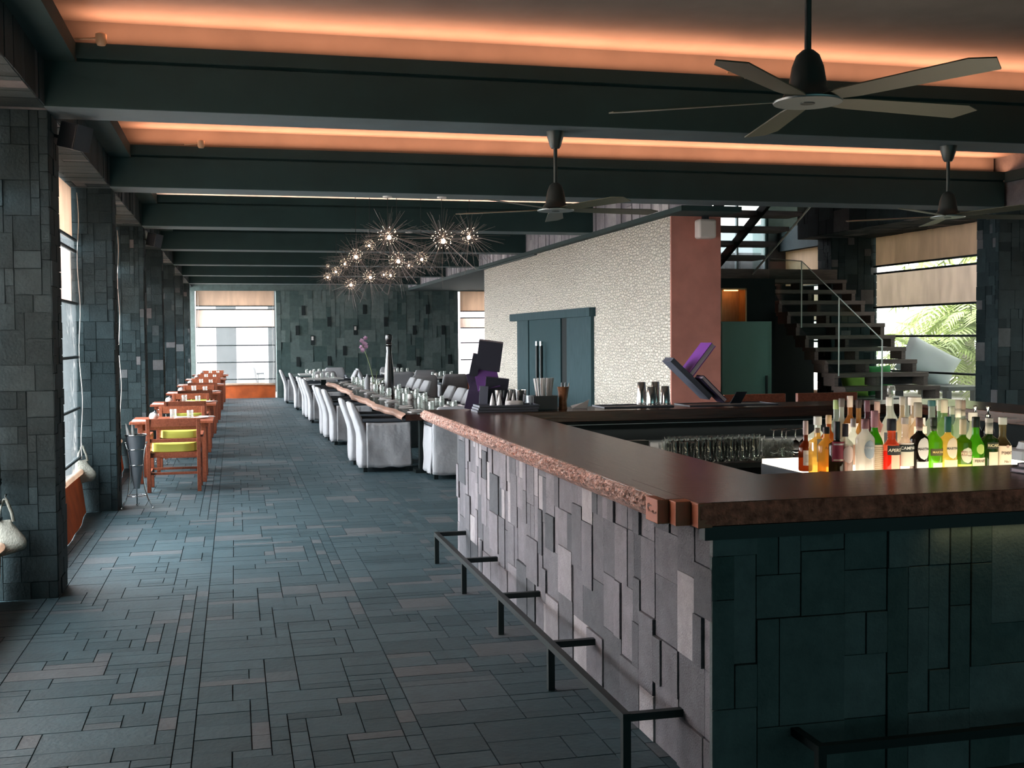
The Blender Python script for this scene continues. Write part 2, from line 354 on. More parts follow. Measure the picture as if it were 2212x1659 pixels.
# ------------------------------------------------------------------ ceiling, beams, cove ledges
mb = MB().box(-2.2, 9.9, -4.2, 12.2, CZ, CZ+.3).box(-2.2, XF+.05, 12.2, 34.2, CZ, CZ+.3)
struct(mb, 'ceiling', M['ceiling_plaster'], 'plaster ceiling of the coffers above the cove light')
mb = MB().box(XF, 9.9, 11.8, 19.2, 6.2, 6.5).box(XF, 9.9, 19.1, 34.2, 3.12, 3.2)
struct(mb, 'ceiling', M['dark_plaster'], 'dark ceiling above the stair and the far corner')
for k, y in enumerate(BY):
    x1 = 8.86 if k <= 4 else XF
    b = struct(MB().box(XL, x1, y, y+BW, BZ, SHZ), 'ceiling_beam', M['beam_paint'], 'dark painted concrete ceiling beam')
    MB().box(XL+.001, x1-.001, y+.001, y+BW-.001, BZ-.004, BZ+.001).obj('soffit_lit', M['beam_soffit_lit'], b)  # underside sheet carrying the painted floor bounce
    MB().box(XL, x1, y+.20, y+BW, SHZ, CZ+.01).obj('upright', M['ceiling_plaster'], b)
    MB().box(XL+.2, x1, y-.004, y+.022, SHZ+.025, LIPZ).box(XL+.2, x1, y+.022, y+.05, SHZ, SHZ+.05).obj('ledge', M['beam_paint'], b)
mb = MB()
for k, y in enumerate(BY[:-1]):
    mb.box(XL-.1, XL+.2, y+BW, BY[k+1], SHZ, SHZ+.03).box(XL+.18, XL+.2, y+BW, BY[k+1], SHZ+.03, LIPZ)
    if k < 4: mb.box(8.86, 9.9, y+BW, BY[k+1], SHZ, LIPZ)
struct(mb, 'ceiling_border', M['beam_paint'], 'dark border strip of the ceiling along the stone piers')
# ------------------------------------------------------------------ left side: stone piers and lintel
sz_p = [(2, 2), (3, 3), (3, 2), (2, 3), (3, 4), (4, 3), (2, 2), (3, 3), (4, 4)]
def pier(x0, x1, y, yb, seed, inner, m=None):
    mb = MB().box(x0+.008, x1-.008, y+.008, yb, 0, BZ)
    clad(mb, (x0, y+.012, 0), X_, Z_, x1-x0, BZ, (.057, .057), sz_p, .008, seed)
    if inner > 0: clad(mb, (x1-.012, y, 0), Y_, Z_, yb-y, BZ, (.06, .057), sz_p, .008, seed+50)
    else: clad(mb, (x0+.012, yb, 0), (0, -1, 0), Z_, yb-y, BZ, (.06, .057), sz_p, .008, seed+50)
    return struct(mb, 'pillar', m or M['pier_stone'], 'pillar clad in dark grey stone slabs')
PY = [y+.14 for y in BY]
for i, y in enumerate(PY):
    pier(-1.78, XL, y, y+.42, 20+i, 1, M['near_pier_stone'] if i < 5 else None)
mb = MB().box(-1.78, XL-.012, -4.2, 34, BZ+.012, CZ)
clad(mb, (XL-.012, 2, BZ), Y_, Z_, 32, SHZ-BZ, (.12, .07), [(1, 4), (2, 4), (3, 4)], .008, 71)
clad(mb, (XL, 2, BZ+.012), (-1, 0, 0), Y_, .62, 32, (.1, .1), [(3, 2), (4, 2), (2, 1), (6, 2), (3, 1)], .006, 72)
mb.box(-1.78, XL, -4.2, PY[2], 0, BZ)  # added wall out of view, shuts the near bays to darken the bar front
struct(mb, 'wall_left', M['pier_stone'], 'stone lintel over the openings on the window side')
# ------------------------------------------------------------------ far wall
YF = 33.8
mb = MB().box(1.18, 6.55, YF+.012, YF+.4, 0, 3.1).box(-1.8, 9.9, YF+.02, YF+.4, 3.1, CZ).box(-1.8, -1.1, YF+.012, YF+.4, 0, 3.1).box(8.2, 9.9, YF+.012, YF+.4, 0, 3.1)
clad(mb, (1.18, YF+.014, 0), X_, Z_, 5.37, 3.1, (.13, .115), [(3, 3), (4, 3), (3, 4), (2, 3), (5, 3), (2, 4), (1, 3)], .02, 81)
wf = struct(mb, 'wall_back', M['far_stone'], 'stone wall at the far end of the dining room')
for x, z, lit in [(1.96,2.53,0),(1.78,1.95,0),(2.21,1.66,1),(1.79,1.04,0),(2.7,2.2,0),(2.69,1.05,0),(3.14,1.35,0),(3.46,1.95,1),(3.74,2.56,0),(4.36,2.19,0),(4.41,1.34,1),(5.32,1.01,0),(5.62,2.56,0),(5.22,1.94,0),(6.09,1.94,0),(6.28,1.06,0),(4.73,.8,0)]:
    n = MB().box(x-.05, x+.05, YF-.028, YF-.002, z-.14, z+.14).obj('wall_niche', M['joint'], wf)
    if lit: MB().box(x-.03, x+.03, YF-.034, YF-.029, z-.0, z+.11).obj('lit_candle_glass', M['ceramic'], n)
# ------------------------------------------------------------------ right side
struct(MB().box(5.1, 5.18, 12.9, 23.4, 0, 3.14), 'wall_inner', M['pebble'], 'wall of white pebble tiles with the dark sliding door')
struct(MB().box(5.1, 5.74, 12.87, 12.9, 0, 3.14).box(5.18, 5.74, 12.9, 23.4, 0, 3.14), 'wall_end', M['red_plaster'], 'terracotta red end wall beside the white tiles')
struct(MB().box(5.0, 5.75, 12.3, 23.5, 3.14, 3.2), 'ceiling_border', M['beam_paint'], 'dark shadow-gap strip over the white tiled wall')
mb = MB().box(XF+.012, XF+.3, 12.2, 34, BZ, CZ)
clad(mb, (XF+.012, 33.8, BZ), (0, -1, 0), Z_, 21.6, CZ-BZ, (.10, .105), [(1, 3), (2, 4), (1, 6), (2, 2), (1, 4), (2, 6)], .02, 91)
struct(mb, 'wall_fascia', M['fascia_stone'], 'band of pale stone strips under the ceiling over the white wall')
# stair hall: back wall with upper openings, sides
mb = MB().box(5.74, 9.9, 18.8, 19.1, 0, 2.75).box(5.2, 7.7, 18.8, 19.1, 2.75, 6.2).box(9.3, 9.9, 18.8, 19.1, 2.75, 6.2).box(7.7, 9.3, 18.8, 19.1, 4.6, 6.2)
clad(mb, (5.3, 18.8, 2.75), X_, Z_, 2.4, 3.4, (.12, .12), sz_p, .012, 95)
struct(mb, 'wall_stair', M['pier_stone'], 'dark stone wall behind the stair')
mb = MB().box(7.7, 7.75, 18.82, 18.9, 2.75, 4.6).box(8.2, 8.23, 18.82, 18.9, 2.75, 4.6).box(8.7, 8.73, 18.82, 18.9, 2.75, 4.6).box(9.25, 9.3, 18.82, 18.9, 2.75, 4.6).box(7.7, 9.3, 18.82, 18.9, 3.6, 3.64)
w_ = struct(mb, 'window_1', M['dark_plaster'], 'upper window frame behind the stair')
MB().box(7.75, 9.25, 18.86, 18.865, 2.75, 4.6).obj('pane', M['vinyl'], w_)
struct(MB().box(5.05, 9.9, 12.0, 12.2, CZ, 6.2).box(5.0, 5.05, 12.2, 19, CZ+.3, 6.2), 'wall_stair', M['dark_plaster'], 'upper wall of the stair hall')
for i, k in enumerate((3, 4, 5, 6)):
    pier(8.9, 9.68, PY[k], PY[k]+.42, 120+i, -1)
mb = MB().box(8.56, 9.75, 12.2, 16.3, BZ+.012, 6.2).box(9.5, 9.75, 16.3, 19, BZ, 3.6).box(8.9, 9.75, 8.0, 12.2, BZ, CZ)
clad(mb, (8.572, 16.3, BZ), (0, -1, 0), Z_, 4.1, 1.6, (.11, .11), sz_p, .012, 131)
clad(mb, (8.56+1.1, 12.2, BZ+.012), (-1, 0, 0), Y_, 1.1, 4.1, (.12, .12), [(2, 3), (3, 2), (4, 2), (2, 1)], .008, 132)
struct(mb, 'wall_right', M['pier_stone'], 'stone lintel over the garden windows by the stair')
struct(MB().box(9.66, 9.75, 12.2, 19, 0, .72), 'wall_right', M['terrace'], 'low pale wall under the garden windows')
struct(MB().box(9.2, 9.9, -4.2, 7.98, 0, CZ).box(9.7, 9.9, 19, 34, 0, CZ), 'wall_right', M['dark_plaster'], 'dark side wall to the right of the bar')  # near part is unseen, kept closed so the bar front stays dark
# ------------------------------------------------------------------ outside
struct(MB().box(-14, -1.8, -8, 60, -.3, -.03).box(-1.8, 14, 34.2, 60, -.3, -.03), 'terrace', M['terrace'], 'pale terrace paving outside the openings')
struct(MB().box(9.76, 30, 4, 40, -.3, .60), 'terrace', M['terrace'], 'raised pale terrace outside the garden windows')
struct(MB().box(-4.2, -2.6, 19.0, 19.3, 0, 3.4).box(-6.5, -4.2, 22, 22.3, 0, 3.4), 'wall_terrace', M['concrete'], 'grey screen walls on the terrace')
struct(MB().box(-.55, .05, 36.2, 36.8, 0, 4).box(1.05, 1.5, 37.5, 38, 0, 4), 'column', M['concrete'], 'concrete columns on the terrace beyond the far window')
# ------------------------------------------------------------------ roll-down blinds
def blind(loc, rz, w, label, zs, z_hem, drape=.12, top=3.19, ropes=True):
    # local x runs along the opening, +y points into the room
    t = thing('roller_blind', label, 'blind', loc, rz, 'roll-down blinds in the openings')
    h = w/2-.03
    MB().box(-h, h, -.012, -.008, zs[0], top).obj('valance', M['shade'], t)
    MB().box(-h, h, -.030, -.026, zs[2], zs[1]).obj('inner_shade', M['shade_pale'], t)
    rr = random.Random(int(w*100)+int(loc[1]))
    ph = [rr.random()*6 for _ in range(4)]
    MB().grid(lambda a, b: (-h+2*h*a, .012*math.sin(a*17+ph[0]+b*3)+.01*math.sin(a*41+ph[1])*(1-b), z_hem+(zs[0]-z_hem)*b), 40, 8).obj('clear_sheet', M['vinyl'], t, smooth=True)
    for z in zs: MB().tube([(-h, .02, z), (h, .02, z)], .016, 8).obj('batten', M['batten'], t, smooth='auto')
    def hem(a, b):
        s = .5+.5*math.sin(a*2*PI*1.0+ph[2])
        return (-h+2*h*a, .02+drape*(1-b)**1.0*(.35+.65*math.sin(PI*min(1, max(0, a)))) + .006*math.sin(a*23+ph[3])*(1-b), (z_hem+.03*math.sin(a*3+ph[1]))*b+.001)
    MB().grid(hem, 40, 6).obj('canvas_hem', M['orange_canvas'], t, smooth=True)
    MB().tube([(-h+2*h*a/20, .03, z_hem+.03*math.sin(a/20*3+ph[1])+.02) for a in range(21)], .03, 8).obj('hem_roll', M['shade'], t, smooth=True)
    if ropes:
        for x in (-h+.05, h-.05):
            MB().tube([(x+.012*math.sin(z*4), .05+.01*math.sin(z*7), z) for z in [top-.05-.1*q for q in range(int((top-.4)/.1))]], .0042, 6).obj('rope', M['rope'], t, smooth=True)
    return t
ZS_L = [2.68, 2.57, 2.06, 1.54, 1.04, .55]
place = ['between the first and second pillar of the window side', 'in the second bay of the window side', 'in the third bay of the window side', 'in the fourth bay of the window side',
         'in the fifth bay of the window side', 'in the sixth bay of the window side', 'in the last bay of the window side']
for i, k in enumerate(range(2, 9)):
    y0, y1 = PY[k]+.42, PY[k+1]
    blind((XW-.02, (y0+y1)/2, 0), -PI/2, y1-y0, 'clear orange-hemmed blind '+(place[i-1] if i else 'in the bay nearest the viewer'), ZS_L if i else [2.68, 2.57, .80, .78, .66, .55], .37, .12 if i else -.04, 3.19, i > 0)  # nearest bay is out of view, its shade lowered to dim the daylight
blind((.035, YF+.06, 0), PI, 2.25, 'bright clear blind with beige top and orange hem in the far window', [2.66, 2.56, 2.05, 1.53, 1.04, .55], .36, .06, 3.1)
blind((7.4, YF+.06, 0), PI, 1.6, 'pale far window blind showing between stone wall and white tiles', [2.5, 2.3, 2.0, 1.55, 1.04, .55], .36, .06, 3.1)
y0, y1 = PY[4]+.42, PY[5]
blind((9.63, (y0+y1)/2, 0), PI/2, y1-y0, 'wide clear blind with cream shade in front of the palm garden', [2.75, 2.64, 2.12, 1.68, 1.16], .70, .03, 3.2, False)
y0, y1 = PY[3]+.42, PY[4]
blind((9.63, (y0+y1)/2, 0), PI/2, y1-y0, 'clear blind beside the right end of the bar', [2.75, 2.64, 2.12, 1.68, 1.16], .36, .03, 3.2, False)
y0, y1 = PY[5]+.42, PY[6]
blind((9.63, (y0+y1)/2, 0), PI/2, y1-y0, 'cream shaded blind seen behind the stair glass', [2.55, 2.46, 1.95, 1.6, 1.16], .70, .03, 3.2, False)
# ------------------------------------------------------------------ palm garden, bench and cushion outside
def palm(x, y, h, seed, label, lean=0, nf=16, L0=1.9):
    r = random.Random(seed); t = thing('palm_tree', label, 'palm', (x, y, .60), 0, 'palms in the garden')
    pts = [(lean*(k/6)**2, 0, h*k/6) for k in range(7)]
    MB().tube(pts, [.17-.05*k/6+.012*(k % 2) for k in range(7)], 12).obj('trunk', M['palm_trunk'], t, smooth=True)
    mb = MB()
    for f in range(nf):
        a = 2*PI*f/nf+r.random()*.5; el = r.uniform(-.1, 1.2); ln = L0*r.uniform(.75, 1.1); sp = []
        for q in range(11):
            s = q/10; rad = ln*s*math.cos(el*.8)*(1-.12*s); sp.append(Vector((lean+rad*math.cos(a), rad*math.sin(a), h+ln*s*math.sin(el)-1.0*s*s*ln*.8)))
        mb.tube(sp, [.014*(1-.8*q/10) for q in range(11)], 5)
        for q in range(1, 11):
            d = (sp[q]-sp[q-1]).normalized(); sd = d.cross(Vector((0, 0, 1))).normalized()
            for sg in (-1, 1):
                for w in (0, .5):
                    b0 = sp[q-1].lerp(sp[q], w); ll = .55*(1-.55*q/10)*L0/1.9
                    tip = b0+(sd*sg*.8+d*.55).normalized()*ll+Vector((0, 0, -.18*ll)); mid = b0.lerp(tip, .45)+Vector((0, 0, .02)); e = d*.018
                    mb.add([b0-e, b0+e, mid+e*1.4, tip, mid-e*1.4], [(0, 1, 2, 3, 4)])
    mb.obj('fronds', M['leaf'], t)
    return t
palm(12.6, 16.6, 3.4, 1, 'palm with a bare straight trunk in the middle of the garden window')
palm(12.2, 15.2, .9, 2, 'low bushy palm at the right of the garden window', nf=22)
palm(13.4, 18.2, 1.1, 3, 'low bushy palm behind the straight trunk', nf=22)
palm(12.4, 18.6, .7, 4, 'low palm at the left edge of the garden window', nf=20)
palm(14.8, 17.0, 1.9, 5, 'taller palm at the back of the garden', nf=24, L0=2.4)
palm(14.5, 20.4, 1.6, 6, 'palm at the back left of the garden', nf=24, L0=2.4)
palm(11.6, 14.0, 2.6, 7, 'palm with ringed trunk close to the right window pillar', nf=18)
mb = MB(); rh = random.Random(5)
for _ in range(2600):
    p = Vector((rh.uniform(17.6, 19.4), rh.uniform(12, 28), .6+rh.random()**.8*5)); a = rh.random()*6.3; b = rh.uniform(-.6, .9); s = rh.uniform(.15, .4)
    d = Vector((math.cos(a)*math.cos(b), math.sin(a)*math.cos(b), math.sin(b)))*s; e = d.cross(Vector((rh.random(), rh.random(), 1))).normalized()*s*.25
    mb.add([p-d, p+e, p+d, p-e], [(0, 1, 2, 3)])
tag(mb.obj('foliage', M['leaf']), 'dense light green foliage behind the palms', 'foliage', kind='stuff')
t = thing('bench', 'dark low bench carrying a pale cushion outside the garden window', 'bench', (10.05, 14.9, .60))
MB().box(-.28, .36, -.75, .75, .30, .36).obj('seat', M['black_steel'], t, bevel=.01)
for sx_, sy_ in ((-.2, -.6), (-.2, .6), (.25, -.6), (.25, .6)): MB().box(sx_-.04, sx_+.04, sy_-.05, sy_+.05, 0, .30).obj('leg', M['black_steel'], t)
def pillow(w, h, d, seed=0, n=14):
    rr = random.Random(seed); p = [rr.random()*6 for _ in range(4)]
    mb = MB()
    for sg in (-1, 1):
        def fn(a, b):
            x, y = 2*a-1, 2*b-1; e = max(0, (1-x**4)*(1-y**4))**.5; pinch = 1-.07*(x*x*(1-y*y)+y*y*(1-x*x))*0
            return (w/2*x*(1-.10*(1-abs(y)**2)*abs(x)**3*0-.06*(1-y*y)), sg*d/2*e*(1+.06*math.sin(5*x+p[0])*math.sin(4*y+p[1])), h/2*y*(1-.06*(1-x*x))+h/2)
        mb.grid(fn, n, n)
    return mb
o = pillow(.85, .62, .3, 3).obj('cushion', M['blue_white_cloth'], smooth=True); o.location = (10.0, 15.2, 1.0); o.rotation_euler = (-.30, .50, -.35)
tag(o, 'big pale blue cushion on the bench outside the garden window', 'cushion')
# ------------------------------------------------------------------ the bar
from mathutils import noise as NZ
CT = 1.10
bar = thing('bar_counter', 'long rectangular bar with stone-clad base and dark polished wooden worktop', 'bar counter', (1.679, 3.845, 0))
BO = Vector((-1.679, -3.845, 0))
def bobj(mb, name, m, parent=bar, **k):
    mb.v = [tuple(Vector(v)+BO) for v in mb.v] if parent is bar else mb.v
    return mb.obj(name, m, parent, **k)
sz_l = [(2, 3), (2, 4), (3, 4), (3, 3), (2, 5), (1, 3), (3, 5), (1, 4), (2, 4), (3, 4)]
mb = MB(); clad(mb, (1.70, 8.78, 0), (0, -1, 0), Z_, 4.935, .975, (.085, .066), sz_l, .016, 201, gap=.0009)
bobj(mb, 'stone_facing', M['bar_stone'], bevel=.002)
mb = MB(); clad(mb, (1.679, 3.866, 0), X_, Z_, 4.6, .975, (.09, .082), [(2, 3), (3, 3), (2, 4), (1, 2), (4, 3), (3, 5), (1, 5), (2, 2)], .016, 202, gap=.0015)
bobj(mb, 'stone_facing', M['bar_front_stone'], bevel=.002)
mb = MB().box(1.70, 2.05, 3.866, 8.78, 0, 1.0).box(2.05, 6.3, 3.866, 4.4, 0, 1.0).box(1.9, 6.3, 8.9, 9.2, 0, 1.0).box(5.85, 6.3, 4.4, 9.0, 0, 1.0)
bobj(mb, 'base_core', M['joint'])
mb = MB().box(1.53, 2.2, 3.93, 9.42, 1.015, CT); bobj(mb, 'worktop', M['counter_wood'], bevel=.004)
mb = MB().box(1.61, 6.45, 3.80, 4.53, 1.014, CT+.0004); bobj(mb, 'worktop', M['counter_wood_x'], bevel=.004)
mb = MB().box(2.19, 6.45, 8.82, 9.42, 1.013, CT+.0003); bobj(mb, 'worktop', M['counter_wood_x'], bevel=.004)
mb = MB().box(5.74, 6.452, 4.52, 8.83, 1.012, CT+.0002); bobj(mb, 'worktop', M['counter_wood'], bevel=.004)
def ledge_fn(a, b):
    y = 3.93+5.49*a; t = b*PI
    w = .018*NZ.noise(Vector((y*2.1, 3.3, 0)))+.012*NZ.noise(Vector((y*9, 7, 0)))
    n = NZ.noise(Vector((y*26, b*7, 1)))*.012+abs(NZ.noise(Vector((y*48, b*9, 5))))*.018+NZ.noise(Vector((y*90, b*18, 9)))*.006
    e = math.sin(t)
    return (1.535-.036*e+w*min(1, e*2)-(n*e), y, 1.1005-.09*b+n*.5*e)
bobj(MB().grid(ledge_fn, 900, 14), 'live_edge', M['rough_edge'])
bobj(MB().box(1.50, 1.545, 3.925, 4.05, 1.010, CT-.001).box(1.545, 1.605, 3.86, 4.05, 1.010, CT-.001).box(1.603, 1.66, 3.791, 4.05, 1.010, CT-.001), 'stepped_end', M['step_wood'], bevel=.003)
def edge_fn(a, b):
    x = 1.612+4.83*a; n = NZ.noise(Vector((x*30, b*9, 2)))*.008+NZ.noise(Vector((x*70, b*16, 2)))*.004
    return (x, 3.792-.004*math.sin(b*PI)+n*math.sin(b*PI), CT-.083*b)
bobj(MB().grid(edge_fn, 420, 8), 'rough_front_edge', M['dark_edge'], smooth='auto')
bobj(MB().box(1.63, 6.4, 3.792, 3.842, .965, 1.014), 'steel_rail', M['black_steel'])
l = area('under_counter_lamp', (4.4, 3.805, .962), (0, 0, 0), 3.6, .015, .9, (1, .85, .42)); l['kind'] = 'structure'
# inner work counter, its back panel
wc_ = thing('work_counter', 'dark steel work counter with glasses inside the bar', 'counter', (4, 8, 0))
MB().box(-1.8, 1.7, -.95, .82, .81, .85).obj('top', M['work_steel'], wc_, bevel=.004)
MB().box(-1.75, 1.68, -.85, .8, 0, .81).obj('cabinet', M['joint'], wc_)
MB().box(-1.8, 1.7, .82, .84, .85, 1.01).obj('back_panel', M['joint'], wc_)
MB().box(-1.8, 1.7, .808, .82, .985, .99).obj('light_strip', M['brushed'], wc_)
lb = thing('light_box', 'glowing pale light box under the liquor bottles', 'light box', (3.55, 5.32, 0))
MB().box(-.65, .66, -.63, .63, 0, .975).obj('housing', M['slate_box'], lb, bevel=.004)
MB().box(-.645, .655, -.625, .625, .975, 1.0).obj('light_panel', M['light_panel'], lb)
l = area('back_counter_fill', (3.9, 8.79, .975), (-.75, 0, 0), 3.2, .02, 2.6, (1, .93, .82)); l['kind'] = 'structure'  # fill light added by the pale strip to brighten the glasses
# foot rails
fr = thing('foot_rail', 'black steel foot rail along the stone side of the bar', 'foot rail', (1.455, 6.3, 0))
q = .016
MB().box(-q, q, -2.16, 2.16, .205, .237).obj('rail', M['black_steel'], fr)
for y in (8.44, 7.388, 6.308, 5.241, 4.155):
    MB().box(-q, q, y-6.3-q, y-6.3+q, 0, .205).obj('post', M['black_steel'], fr)
    MB().box(q, .235, y-6.3-q, y-6.3+q, .206, .236).obj('bracket', M['black_steel'], fr)
fr2 = thing('foot_rail', 'black steel foot rail along the dark front of the bar', 'foot rail', (2.012, 3.648, 0))
MB().box(-q, 4.2, -q, q, .205, .237).obj('rail', M['black_steel'], fr2)
for x in (0, 1.05, 2.1, 3.15, 4.18):
    MB().box(x-q, x+q, -q, q, 0, .205).obj('post', M['black_steel'], fr2); MB().box(x-q, x+q, q, .205, .206, .236).obj('bracket', M['black_steel'], fr2)
# bar stools behind the back counter
def stool(x, label):
    t = thing('bar_stool', label, 'bar stool', (x, 10.0, 0), 0, 'bar stools')
    for sx_ in (-.26, .26):
        MB().box(sx_-.02, sx_+.02, -.02, .02, 0, .70).obj('leg', M['chair_wood'], t); MB().box(sx_-.02, sx_+.02, .33, .37, 0, 1.12).obj('leg', M['chair_wood'], t)
    MB().box(-.29, .29, -.03, .36, .70, .745).obj('seat', M['chair_wood'], t, bevel=.005)
    MB().box(-.33, .33, .325, .375, 1.03, 1.125).obj('backrest', M['chair_wood'], t, bevel=.005)
    MB().box(-.26, .26, -.02, .01, .25, .28).obj('foot_bar', M['chair_wood'], t)
stool(4.97, 'wooden bar stool with its back rail showing left of the liquor bottles'); stool(5.76, 'wooden bar stool with its back rail half hidden behind the bottles')
# ------------------------------------------------------------------ glasses inside the bar
def pint(label=None, group=None, loc=(0, 0, 0)):
    mb = MB().lathe([(.030, 0), (.033, .01), (.038, .07), (.043, .135), (.041, .135), (.036, .07), (.030, .014)], 14)
    o = mb.obj('pint_glass', M['bar_glass'], smooth='auto'); o.location = loc
    return tag(o, label or '', 'glass', group)
P0 = None
for r in range(5):
    for c in range(9):
        x = 2.79+.082*c+.035*(r % 2)+.055*r; y = 7.16+.115*r
        lab = 'empty pint glass, %s from the left in the %s row on the work counter' % (ORD[c], ['front', 'second', 'third', 'fourth', 'rearmost'][r])
        if P0 is None: P0 = o = pint(lab, 'pint glasses on the work counter')
        else: o = P0.copy(); col.objects.link(o); o['label'] = lab
        o.location = (x, y, .85)
T0 = None
for r in range(2):
    for c in range(3):
        for k in range(2):
            lab = 'short greenish tumbler, %s, %s in the %s row by the pint glasses' % ('upper' if k else 'lower', ORD[c], ['front', 'rear'][r])
            if T0 is None:
                T0 = o = MB().lathe([(.030, 0), (.033, .004), (.034, .062), (.032, .062), (.030, .01)], 12).obj('tumbler', M['glass'], smooth='auto'); tag(o, lab, 'glass', 'short tumblers stacked beside the pint glasses')
            else: o = T0.copy(); col.objects.link(o); o['label'] = lab
            o.location = (3.575+.072*c+.03*r, 7.2+.09*r, .85+.0635*k)
S0 = None
for c in range(5):
    lab = 'stemmed wine glass standing upside down, %s from the left beside the liquor bottles' % ORD[c]
    if S0 is None:
        S0 = o = MB().lathe([(.034, 0), (.043, .035), (.040, .065), (.022, .095), (.004, .108), (.0035, .172), (.008, .178), (.036, .183), (.036, .185)], 16).obj('wine_glass', M['bar_glass'], smooth='auto'); tag(o, lab, 'glass', 'wine glasses upside down')
    else: o = S0.copy(); col.objects.link(o); o['label'] = lab
    o.location = (3.715+.085*(c % 4)+.045*(c//4), 7.42-.10*(c//4)+.04*(c % 2), .85)
# ------------------------------------------------------------------ lettering
def lettering(txt, size, m, parent, name='lettering', M4=None, bend=None, shear=0):
    cu = bpy.data.curves.new('t', 'FONT'); cu.body = txt; cu.size = size; cu.align_x = 'CENTER'; cu.align_y = 'CENTER'; cu.shear = shear; cu.extrude = .0002; cu.offset = size*.012
    ob = bpy.data.objects.new('t', cu); col.objects.link(ob)
    dg = bpy.context.evaluated_depsgraph_get(); dg.update()
    me = bpy.data.meshes.new_from_object(ob.evaluated_get(dg)); bpy.data.objects.remove(ob)
    for v in me.vertices:
        x, y, z = v.co
        if bend: a = x/bend[0]+bend[2]; rr = bend[0]+.0006+z; v.co = (rr*math.sin(a), -rr*math.cos(a), bend[1]+y)
        elif M4 is not None: v.co = M4 @ v.co
    me.materials.clear(); me.materials.append(m); me.name = name
    o = bpy.data.objects.new(name, me); col.objects.link(o); o.parent = parent
    return o
# ------------------------------------------------------------------ liquor bottles
GL = {}
def glassmat(c, body=.35, clear=None, transl=.75):
    k = tuple(round(x, 2) for x in c)
    if k not in GL: GL[k] = see('bottle_glass', tuple(min(1, .25+.75*x) if body < .3 else x for x in c), gloss_rough=.06, body=body, body_col=c, transl=transl, ior=1.5)
    return GL[k]
PM = {}
def pm(c, rough=.6, metal=0):
    k = (c, rough, metal)
    if k not in PM: PM[k] = mat('bottle_paint', c, rough, metal)
    return PM[k]
def patch(R, z0, z1, half, m, parent, name, turn=0, oval=False, sq=None, n=14):
    def fn(a, b):
        t = (2*a-1)*half; z = z0+(z1-z0)*b
        if oval: t *= math.sqrt(max(0, 1-(2*b-1)**2))
        t += turn; k = 1
        if sq: k = (abs(math.cos(t))**sq+abs(math.sin(t))**sq)**(-1/sq)
        return ((R*k+.0004)*math.sin(t), -(R*k+.0004)*math.cos(t), z)
    return MB().grid(fn, n, 12).obj(name, m, parent, smooth=True)
CREAM, WHITE, BLACK, GOLD = (.78, .68, .52), (.82, .80, .78), (.015, .015, .018), (.55, .36, .12)
def bottle(label, x, y, R, Hh, glass, cap, caph=.035, neck=.014, shoulder=.62, neckz=.76, sq=None, body=.35, labels=(), texts=(), fill=None, liquid=None, capr=None, turn=0, foil=None, stopper=False, z=1.0):
    t = thing('liquor_bottle', label, 'bottle', (x, y, z), turn, 'liquor bottles on the light box')
    s, nz = shoulder*Hh, neckz*Hh; top = Hh-caph
    prof = [(R*.9, 0), (R, .008), (R, s)]+[(R+(neck-R)*(.5-.5*math.cos(PI*k/6)), s+(nz-s)*k/6) for k in range(1, 7)]+[(neck, top)]
    MB().lathe(prof, 20, sq=sq).obj('glass_body', glassmat(glass, body), t, smooth='auto')
    if liquid:
        f = fill*Hh; pl = [(R*.86, .006), (R*.93, .012)]+[(r*.93, zz) for r, zz in prof[2:] if zz < f]
        rl = pl[-1][0]; pl.append((rl, f)) if f > pl[-1][1] else None
        MB().lathe(pl, 16, sq=sq).obj('liquid', see_liq(liquid), t, smooth='auto')
    cr = capr or neck*1.12
    if stopper: MB().lathe([(neck, top), (neck*.9, top+.006), (cr*1.3, top+.012), (cr*1.5, top+caph*.6), (cr*1.2, top+caph)], 14).obj('glass_stopper', M['glass'], t, smooth='auto')
    else: MB().lathe([(cr, top-.002), (cr*1.02, top+caph*.5), (cr, top+caph*.95), (cr*.9, top+caph)], 16).obj('cap', pm(*cap) if isinstance(cap[0], tuple) else pm(cap, .4), t, smooth='auto')
    if foil: MB().lathe([(neck*1.05, nz+.004), (neck*1.05, top-.001)], 16).obj('foil', pm(foil, .4), t, smooth=True)
    for lb_ in labels:
        z0, z1, half, c = lb_[:4]; ov = len(lb_) > 4 and lb_[4]; tr = lb_[5] if len(lb_) > 5 else 0
        patch(R+.0006+.0006*(tr and 1 or 0), z0*Hh, z1*Hh, half, pm(c, .6), t, 'paper_label', oval=ov, sq=sq)
    for tx in texts:
        s_, sz, zz, c = tx[:4]; sh = tx[4] if len(tx) > 4 else 0
        Rt = R*(1 if not sq else 1.0)+.0016
        lettering(s_, sz, pm(c, .6), t, bend=(Rt, zz*Hh, 0), shear=sh)
    return t
LQ = {}
def see_liq(c):
    if c not in LQ: LQ[c] = see('liquid', tuple(.2+.8*k for k in c), gloss_rough=.2, body=.55, body_col=c, transl=.8, ior=1.2)
    return LQ[c]
AMB, GRN, DGRN, CLR, PINK, RED = (.50, .20, .05), (.16, .50, .05), (.05, .17, .03), (.80, .84, .80), (.85, .55, .52), (.85, .10, .05)
YF_ = 5.0
bottle('small amber bottle with a white label at the left end of the front bottles', 2.858, 5.35, .036, .26, (.30, .10, .04), (.55, .42, .42), .07, .012, .45, .62, labels=[(.12, .42, .8, WHITE), (.18, .34, .5, (.5, .48, .47))])
bottle('flat yellow bottle with a grey label, second in the front row', 2.833, 5.18, .036, .235, (.85, .62, .25), (.55, .45, .35), .022, .012, .70, .82, sq=6, labels=[(.30, .78, .55, (.42, .44, .42)), (.52, .62, .2, (.1, .12, .12))], texts=[('TEQUILA', .010, .44, (.08, .08, .08))])
